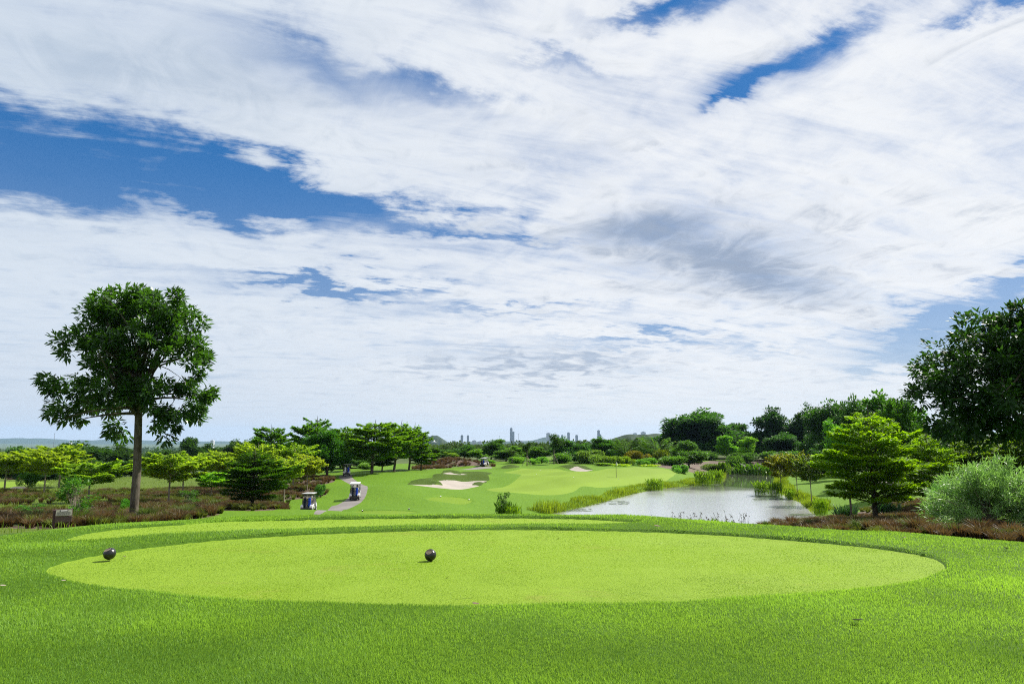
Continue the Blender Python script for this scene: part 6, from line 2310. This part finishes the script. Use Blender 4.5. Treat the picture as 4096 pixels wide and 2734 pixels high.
# ------------------------------------------------------------------ fallen leaves on the near turf
M['dry_leaf'] = simple_mat('dry fallen leaf', (0.085, 0.05, 0.028), 0.7, vary=0.4, vscale_=20)
M['pale_leaf'] = simple_mat('pale dead leaf', (0.24, 0.21, 0.16), 0.6, vary=0.2, vscale_=20)
for (px, py, s_, pale, rz_, lab) in [
    (475.2, 606.2, 0.045, False, 0.4, 'dark dry leaf on the front edge of the near tee'), (924.5, 553.6, 0.045, True, 2.0, 'pale folded leaf at the back corner of the near tee'),
    (701.5, 531.5, 0.045, False, 1.0, 'brown leaf at the back edge of the near tee'), (657, 529.6, 0.07, False, 0.2, 'long brown leaf lying against the rough behind the near tee'),
    (1007, 553.5, 0.060, False, 1.3, 'dark curled leaf in the rough by the frame edge'), (904.5, 541.5, 0.05, False, 0.7, 'dark leaf on the rough behind the near tee'),
    (558.5, 537.0, 0.035, False, 2.2, 'small brown leaf far back on the near tee'), (447.8, 575.6, 0.025, False, 2.9, 'tiny dark leaf in front of the middle marker'),
    (62.8, 586.5, 0.028, True, 0.8, 'white leaf scrap in the rough at the tip of the near tee'), (2, 593, 0.035, True, 0.3, 'pale dead leaf in the rough at the picture edge'),
    (858, 630, 0.055, True, 2.4, 'pale bit of leaf in the front rough'), (124.6, 555.5, 0.03, False, 1.2, 'brown scrap on the turf just past the raised marker')]:
    q = Z0(px, py, 0.02)
    n = 7
    vs, fs = [], []
    for i in range(n):
        u = i / (n - 1)
        w = 0.42 * sin(pi * min(max(u, 0.03), 0.97)) ** 0.8
        for sg_ in (-1, 0, 1):
            vs.append(((u - 0.5) * 1.6, sg_ * w, 0.22 * abs(sg_) * w * 1.8 + 0.35 * (u - 0.5) ** 2 * 2))
    for i in range(n - 1):
        for j in range(2):
            a = i * 3 + j
            fs.append((a, a + 3, a + 4, a + 1))
    o = Geo().add(vs, fs).build('fallen_leaf', M['pale_leaf' if pale else 'dry_leaf'], None, smooth=True)
    sm = o.modifiers.new('thick', 'SOLIDIFY'); sm.thickness = 0.03
    o.scale = (s_, s_, s_)
    o.location = (q[0], q[1], gz(q[0], q[1]) + (0.012 if inpoly(np.array([q[0]]), np.array([q[1]]), TEE_A)[0] else 0.035))
    o.rotation_euler = (0.2, 0.15, rz_)
    tag(o, lab, 'fallen leaf', 'fallen leaves on the turf')


# ------------------------------------------------------------------ grasses
def vnoise(x, y, s, seed):
    """smooth value noise for patchiness"""
    g = np.random.default_rng(seed)
    T = g.random((64, 64))
    u, v = x / s, y / s
    i, j = np.floor(u).astype(int), np.floor(v).astype(int)
    fu, fv = u - i, v - j
    fu, fv = fu * fu * (3 - 2 * fu), fv * fv * (3 - 2 * fv)
    a, b, c, d = T[i % 64, j % 64], T[(i + 1) % 64, j % 64], T[i % 64, (j + 1) % 64], T[(i + 1) % 64, (j + 1) % 64]
    return (a * (1 - fu) + b * fu) * (1 - fv) + (c * (1 - fu) + d * fu) * fv


def turf_blades(name, label, n, r0, r1, expo, inside, hgt, wid, mat, seed, ang=44.0, lean=0.4, tip=0.0, ang0=0.0):
    g = np.random.default_rng(seed)
    # radius so that the density on the ground falls with r**expo
    k = 2.0 + expo
    u = g.random(n)
    r = (r0 ** k + u * (r1 ** k - r0 ** k)) ** (1 / k) if abs(k) > 1e-6 else r0 * (r1 / r0) ** u
    a = np.radians(g.uniform(ang0, ang, n) * np.where(g.random(n) < 0.5, -1, 1))
    x, y = r * np.sin(a), r * np.cos(a)
    ok = inside(x, y)
    x, y, r = x[ok], y[ok], r[ok]
    z = land_h(x, y)
    pat = 0.55 * vnoise(x, y, 0.55, seed) + 0.45 * vnoise(x, y, 0.16, seed + 1)
    pat2 = vnoise(x, y * 1.6, 1.3, seed + 2)
    m_ = len(x)
    h = hgt * (0.35 + 0.75 * pat + 0.55 * pat2) * g.uniform(0.6, 1.2, m_)
    w = wid * np.maximum(r / 6.0, 0.8) * g.uniform(0.7, 1.3, m_)
    p = np.stack([x, y, z - 0.003], 1)
    ld = np.stack([vnoise(x, y, 0.7, seed + 5) - 0.5, vnoise(x, y, 0.7, seed + 6) - 0.5, np.zeros(m_)], 1) * 2.0
    V, Fq, Ft = blades_np(g, p, h, w, ld, lean)
    pat3 = vnoise(x, y * 2.2, 2.6, seed + 9)
    var = np.clip(0.38 + 0.75 * (pat2 - 0.5) + 0.6 * (pat3 - 0.5) + g.normal(0, 0.22, m_) + tip, 0, 1)  # natural tone patches, deepened so the blade colour also carries shade of tufts
    o = blade_obj(name, V, Fq, Ft, M[mat], var)
    tag(o, label, None, None, 'stuff')
    return o


def in_rough(x, y):
    ok = inpoly(x, y, MOUND) | (np.hypot(x, y) < 11) | (dist_poly(x, y, MOUND, 1.0) < 0.8)
    for T in (TEE_A, TEE_B, TEE_C):
        ok &= ~inpoly(x, y, T) & (dist_poly(x, y, T, 0.2) > 0.018)
    return ok


turf_blades('grass', 'blades of the rough round the tees', 900000, 3.4, 16.5, -2.0, in_rough, 0.031, 0.0034, 'blade', 900)
turf_blades('grass', 'blades of the rough out to the sides of the tees', 190000, 2.2, 14.0, -1.6, in_rough, 0.031, 0.0050, 'blade', 905, ang=85.0, ang0=44.0)
turf_blades('short_grass', 'closely mown blades of the near tee', 520000, 5.5, 12.0, -1.6, lambda x, y: inpoly(x, y, TEE_A) & (dist_poly(x, y, TEE_A, 0.1) > 0.02), 0.010, 0.0026, 'tee_blade', 910, lean=0.8)
turf_blades('short_grass', 'closely mown blades of the second tee', 70000, 9.5, 14.0, -1.0, lambda x, y: inpoly(x, y, TEE_B) & (dist_poly(x, y, TEE_B, 0.1) > 0.02), 0.011, 0.0045, 'tee_blade', 911, lean=0.8)


def field_blades(name, label, pts_xy, h, w, mat, seed, lean=0.35, var0=0.45):
    g = np.random.default_rng(seed)
    x, y = pts_xy[:, 0], pts_xy[:, 1]
    z = land_h(x, y, fine=False)
    n = len(x)
    V, Fq, Ft = blades_np(g, np.stack([x, y, z - 0.02], 1), h * (0.45 + 1.1 * vnoise(x, y, 2.6, seed + 3)) * g.uniform(0.5, 1.25, n), w, None, lean)
    var = np.clip(var0 + 0.9 * (vnoise(x, y, 3.0, seed) - 0.5) + g.normal(0, 0.2, n), 0, 1)
    o = blade_obj(name, V, Fq, Ft, M[mat], var)
    tag(o, label, None, None, 'stuff')
    return o


def scatter(poly, n, seed, extra=None):
    g = np.random.default_rng(seed)
    poly = np.asarray(poly)
    lo, hi = poly.min(0), poly.max(0)
    q = g.uniform(lo, hi, (n, 2))
    k = inpoly(q[:, 0], q[:, 1], poly)
    if extra is not None:
        k &= extra(q[:, 0], q[:, 1])
    return q[k]


# meadow under the pale trees
def not_bed(x, y):
    return ~inpoly(x, y, BED_L) & ~inpoly(x, y, GREEN2) & ~inpoly(x, y, MOUND)


mq = scatter(MEADOW, 260000, 920, lambda x, y: not_bed(x, y) & (y < 150) & (vnoise(x, y, 2.2, 5) > 0.25))
field_blades('meadow_grass', 'loose meadow grass under the pale trees', mq, 0.34, 0.035, 'meadow_blade', 921)
# long grass along the water, green side and tree side
def near_shore(x, y):
    d = dist_poly(x, y, POND, 8.0)
    ins = inpoly(x, y, POND)
    lim = 1.3 + 2.0 * vnoise(x, y, 6.0, 7)
    return (~ins & (d < lim)) | (ins & (d < 0.5))


bx = np.array([[POND[:, 0].min() - 8, POND[:, 1].min() - 2], [POND[:, 0].max() + 8, POND[:, 1].min() - 2], [POND[:, 0].max() + 8, POND[:, 1].max() + 6], [POND[:, 0].min() - 8, POND[:, 1].max() + 6]])
sq = scatter(bx, 520000, 930, near_shore)
sq = sq[(sq[:, 1] > 86)]
gr_ = np.random.default_rng(4)
field_blades('bank_grass', 'long yellow green grass fringing the pond', sq[gr_.random(len(sq)) < 0.9], 0.42, 0.055, 'reed_blade', 931, 0.3)
# taller reeds in tufts right at the water on the green side
rq = sq[(vnoise(sq[:, 0], sq[:, 1], 4.0, 12) > 0.60) & (dist_poly(sq[:, 0], sq[:, 1], POND, 4.0) < 1.7)]
field_blades('reeds', 'tufts of taller reeds at the waterline', rq, 0.9, 0.06, 'reed_blade', 932, 0.22, 0.55)
# seed heads standing in the shallow water in front
g = np.random.default_rng(940)
M['seed'] = simple_mat('dry seed head', (0.10, 0.085, 0.07), 0.8)
ln = []
for i in range(150):
    px, py = g.uniform(640, 742), 0
    Y = g.uniform(66, 74)
    x = (px - 512) / F * Y
    h = g.uniform(0.5, 1.7)
    tp = np.array([x + g.normal(0, 0.15), Y + g.normal(0, 0.1), POND_Z + h])
    ln.append((np.array([[x, Y, POND_Z - 0.1], [x + g.normal(0, 0.03), Y, POND_Z + h * 0.6], tp]), np.array([0.012, 0.010, 0.008])))
    for j in range(g.integers(2, 5)):
        q = tp + np.array([g.normal(0, 0.10), g.normal(0, 0.05), g.normal(-0.06, 0.12)])
        ln.append((np.array([tp, (tp + q) / 2, q]), np.array([0.010, 0.026, 0.014])))
V_, F_ = tubes_np(ln, 4)
o = npmesh('seed_grass', V_, F_, M['seed'])
tag(o, 'thin dark seed heads standing in front of the bright water', None, None, 'stuff')
# leaf tips of water plants showing over the mound edge
for (px, Y, top, wv, lab) in [(694, 62, 516.5, 8, 'bright leaf tips of a water plant over the mound edge, first clump'), (709, 62, 517.0, 9, 'bright leaf tips over the mound edge, middle clump with the tallest leaf'), (725, 61, 519.2, 10, 'bright leaf tips over the mound edge, last clump before the brown bed')]:
    x = (px - 512) / F * Y
    g2 = np.random.default_rng(int(px))
    V_, F_ = [], []
    zb = gz(x, Y)
    H_ = h_from(top, x, Y, px)
    n = 26
    a = g2.uniform(0, 2 * pi, n); q = np.sqrt(g2.random(n)) * wv * Y / F * 0.5
    p_ = np.stack([q * np.sin(a), q * np.cos(a) * 0.5, np.zeros(n)], 1)
    V_, Fq_, Ft_ = blades_np(g2, p_, H_ * g2.uniform(0.75, 1.02, n), 0.26, None, 0.10)
    o = blade_obj('water_plant', V_, Fq_, Ft_, M['l_canna'], np.clip(g2.normal(0.4, 0.2, n), 0, 1))
    o.location = (x, Y, zb)
    tag(o, lab, 'plant', 'water plant tips over the mound edge')
# lily pads
M['lily'] = simple_mat('lily pad', (0.10, 0.13, 0.07), 0.25, spec=0.8, vary=0.3, vscale_=0.8)
g = np.random.default_rng(950)
vs, fs = [], []
for (cx, cy, rx, ry, n) in [(676, 488.0, 16, 1.2, 60), (712, 480.8, 10, .7, 40), (711, 484.2, 9, .6, 36), (697, 486.2, 6, .5, 18), (769, 483.0, 12, .8, 50), (762, 495.6, 12, .8, 40), (770, 495.2, 10, .7, 36), (760, 498.8, 6, .6, 24), (778, 498.6, 8, .6, 30),
                            (802, 514.2, 11, 1.0, 50), (750, 473.4, 14, .5, 60), (735, 471.9, 10, .4, 30), (606, 502, 22, 2.0, 70), (575, 509.5, 16, 1.6, 50)]:
    for i in range(n):
        px, py = cx + rx * g.uniform(-1, 1), cy + ry * g.uniform(-1, 1)
        q = Z0(px, py, POND_Z)
        if not inpoly(np.array([q[0]]), np.array([q[1]]), POND)[0]:
            continue
        r_ = g.uniform(0.15, 0.42); a0 = g.uniform(0, 6.28); nn = 10
        b0 = len(vs)
        vs.append((q[0], q[1], POND_Z + 0.012))
        for j in range(nn):
            a = a0 + 5.9 * j / (nn - 1)
            vs.append((q[0] + r_ * cos(a), q[1] + r_ * sin(a), POND_Z + 0.012 + g.uniform(0, 0.012)))
        for j in range(nn - 1):
            fs.append((b0, b0 + 1 + j, b0 + 2 + j))
me = bpy.data.meshes.new('lily_pads'); me.from_pydata(vs, [], fs); me.materials.append(M['lily'])
o = bpy.data.objects.new('lily_pads', me); COL.objects.link(o)
tag(o, 'flat lily pads drifting in patches on the pond', None, None, 'stuff')

M['l_tuftgreen'] = leaf_mat('olive tuft blade', (0.045, 0.070, 0.010), (0.115, 0.140, 0.026), (0.16, 0.20, 0.016), 0.38, 0.5, 0.4, tint=False)
# tussocks of rust coloured grass in the beds
TUS = []
for i in range(4):
    g = np.random.default_rng(960 + i)
    V_, Fq_, Ft_, v_ = tussock(g, 240, 0.62, 0.45)
    TUS.append((V_, Fq_, Ft_, v_))
TUSME = [blade_obj('tussock', *t_[:3], M['l_tussock'], t_[3]) for t_ in TUS]
G_TL, G_TR = 'rust tussocks along the front of the thicket bed', 'rust tussocks along the front of the pond side bed'


def put_tussock(i, x, y, s, lab, grp, tint):
    o = TUSME[i].copy()
    COL.objects.link(o)
    o.location = (x, y, gz(x, y) - 0.02)
    o.scale = (s, s, s * random.uniform(0.85, 1.15))
    o.rotation_euler = (0, 0, random.uniform(0, 6.28))
    o.color = (*tint, 1)
    tag(o, lab, 'tussock', grp)


random.seed(11)
def tus_tint():
    k = random.random()
    if k < 0.22:
        return (0.75, 1.9, 0.8)
    s = random.uniform(0.7, 1.25)
    return (s, s * random.uniform(0.85, 1.15), s)


# front rows, one by one
front_l = spline(np.array([G(a, b) for a, b in [(-6, 525.5), (20, 525), (40, 525), (60, 525), (85, 524.8), (105, 523.8), (130, 522.2), (160, 519.5), (190, 516), (216, 512.5)]]), 6, closed=False)
idx = np.linspace(0, len(front_l) - 1, 46)
for t_ in idx:
    i = int(t_); f_ = t_ - i
    q = front_l[i] * (1 - f_) + front_l[min(i + 1, len(front_l) - 1)] * f_
    put_tussock(random.randrange(4), q[0] + random.gauss(0, 0.3), q[1] + random.gauss(0.3, 0.5), random.uniform(0.8, 1.35), 'bushy rust brown tussock in the front row behind the sign and tall tree', G_TL, tus_tint())
edge_l = spline(np.array([G(a, b) for a, b in [(226, 506.5), (240, 507), (258, 508.2), (272, 508.6), (286, 506.2), (280, 500), (298, 497.2), (316, 495), (325, 491.5), (318, 485), (332, 480.8), (328, 477.6)]]), 6, closed=False)
for t_ in np.linspace(0, len(edge_l) - 1, 52):
    i = int(t_); f_ = t_ - i
    q = edge_l[i] * (1 - f_) + edge_l[min(i + 1, len(edge_l) - 1)] * f_
    put_tussock(random.randrange(4), q[0] - abs(random.gauss(0, 0.5)), q[1] + random.gauss(0.4, 0.5), random.uniform(0.8, 1.3), 'rust brown tussock at the bed edge facing the cart path', 'rust tussocks facing the cart path', tus_tint())
front_r = spline(np.array([G(a, b) for a, b in [(760, 523.5), (790, 525), (825, 527), (860, 529), (904, 532.2), (940, 535), (976, 538), (1010, 539.5), (1040, 541)]]), 6, closed=False)
for t_ in np.linspace(0, len(front_r) - 1, 44):
    i = int(t_); f_ = t_ - i
    q = front_r[i] * (1 - f_) + front_r[min(i + 1, len(front_r) - 1)] * f_
    put_tussock(random.randrange(4), q[0] + random.gauss(0, 0.3), q[1] + abs(random.gauss(0.5, 0.8)), random.uniform(0.75, 1.25), 'rust red tussock in the front row of the bed between mound and pond', G_TR, tus_tint())
for t_ in TUSME:
    bpy.data.objects.remove(t_)


# the rest reads as one mass
def tussock_mass(name, label, q, seed, smin=0.7, smax=1.25, dens=110, mat='l_tussock'):
    g = np.random.default_rng(seed)
    n = len(q)
    z = land_h(q[:, 0], q[:, 1], fine=False)
    s = g.uniform(smin, smax, n)
    P_, H_, L_, VR = [], [], [], []
    for i in range(n):
        a = g.uniform(0, 2 * pi, dens); rr_ = np.sqrt(g.random(dens)) * 0.17 * s[i]
        P_.append(np.stack([q[i, 0] + rr_ * np.sin(a), q[i, 1] + rr_ * np.cos(a), np.full(dens, z[i] - 0.02)], 1))
        L_.append(np.stack([np.sin(a), np.cos(a), np.zeros(dens)], 1) * 1.4)
        H_.append(0.62 * s[i] * g.uniform(0.6, 1.15, dens))
        VR.append(np.clip(g.normal(g.uniform(0.2, 0.7), 0.22, dens), 0, 1))
    V, Fq, Ft = blades_np(g, np.concatenate(P_), np.concatenate(H_), 0.04, np.concatenate(L_), 0.5)
    o = blade_obj(name, V, Fq, Ft, M[mat], np.concatenate(VR))
    tag(o, label, None, None, 'stuff')


def patchy(seed, th):
    return lambda x, y: vnoise(x, y, 3.0, seed) > th


tussock_mass('tussock_cover', 'rust tussocks filling the bed under the pale trees', scatter(BED_L, 3600, 970, patchy(31, 0.40)), 971, 0.6, 1.05)
tussock_mass('tussock_cover', 'olive green tufts among the rust tussocks of the thicket bed', scatter(BED_L, 2500, 980, patchy(35, 0.36)), 981, 0.55, 1.05, 90, 'l_tuftgreen')
tussock_mass('tussock_cover', 'rust tussocks filling the bed beside the pond', scatter(BED_R, 2000, 972, patchy(32, 0.36)), 973, 0.5, 0.9)
tussock_mass('tussock_cover', 'olive green tufts among the rust tussocks beside the pond', scatter(BED_R, 1200, 982, patchy(36, 0.38)), 983, 0.45, 0.8, 90, 'l_tuftgreen')
tussock_mass('tussock_cover', 'dry tussocks on the brown bank behind the bunkers', scatter(BED_M, 500, 974), 975, 0.9, 1.5, 60)
tussock_mass('tussock_cover', 'tussocks scattered in the meadow before the hut', scatter(GP([(-40, 512), (-30, 491), (60, 490), (130, 490), (150, 495), (90, 506)]), 900, 976, patchy(33, 0.55)), 977, 0.6, 1.2, 80)
tussock_mass('tussock_cover', 'green tufts scattered in the meadow before the hut', scatter(GP([(-40, 516), (-30, 491), (60, 490), (150, 488), (210, 490), (110, 508)]), 1500, 986, patchy(37, 0.48)), 987, 0.5, 1.0, 70, 'l_tuftgreen')

# ------------------------------------------------------------------ air
m, nb, out = new_mat('haze')
pv = nb.node('ShaderNodeVolumePrincipled')
pv.inputs['Color'].default_value = (0.44, 0.68, 1.0, 1)
pv.inputs['Density'].default_value = 3.2e-5
pv.inputs['Anisotropy'].default_value = 0.1
nb.l.new(pv.outputs[0], out.inputs['Volume'])
zlo = float(VV[:, 2].min()) - 1.0
hz_top = 330.0
hzo = Geo().box((0, 0, (zlo + hz_top) / 2), (36000, 36000, hz_top - zlo)).build('haze', m)
tag(hzo, 'pale blue air that fades the far hills and towers', None, None, 'stuff')


# prototypes are only patterns for the copies
for grp in (LAY, NEARLAY, PALE, RND, TALL, SPARSE, BUSH, PALM, CAN, [SAP], [SIL]):
    for src in grp:
        drop_proto(src[0])
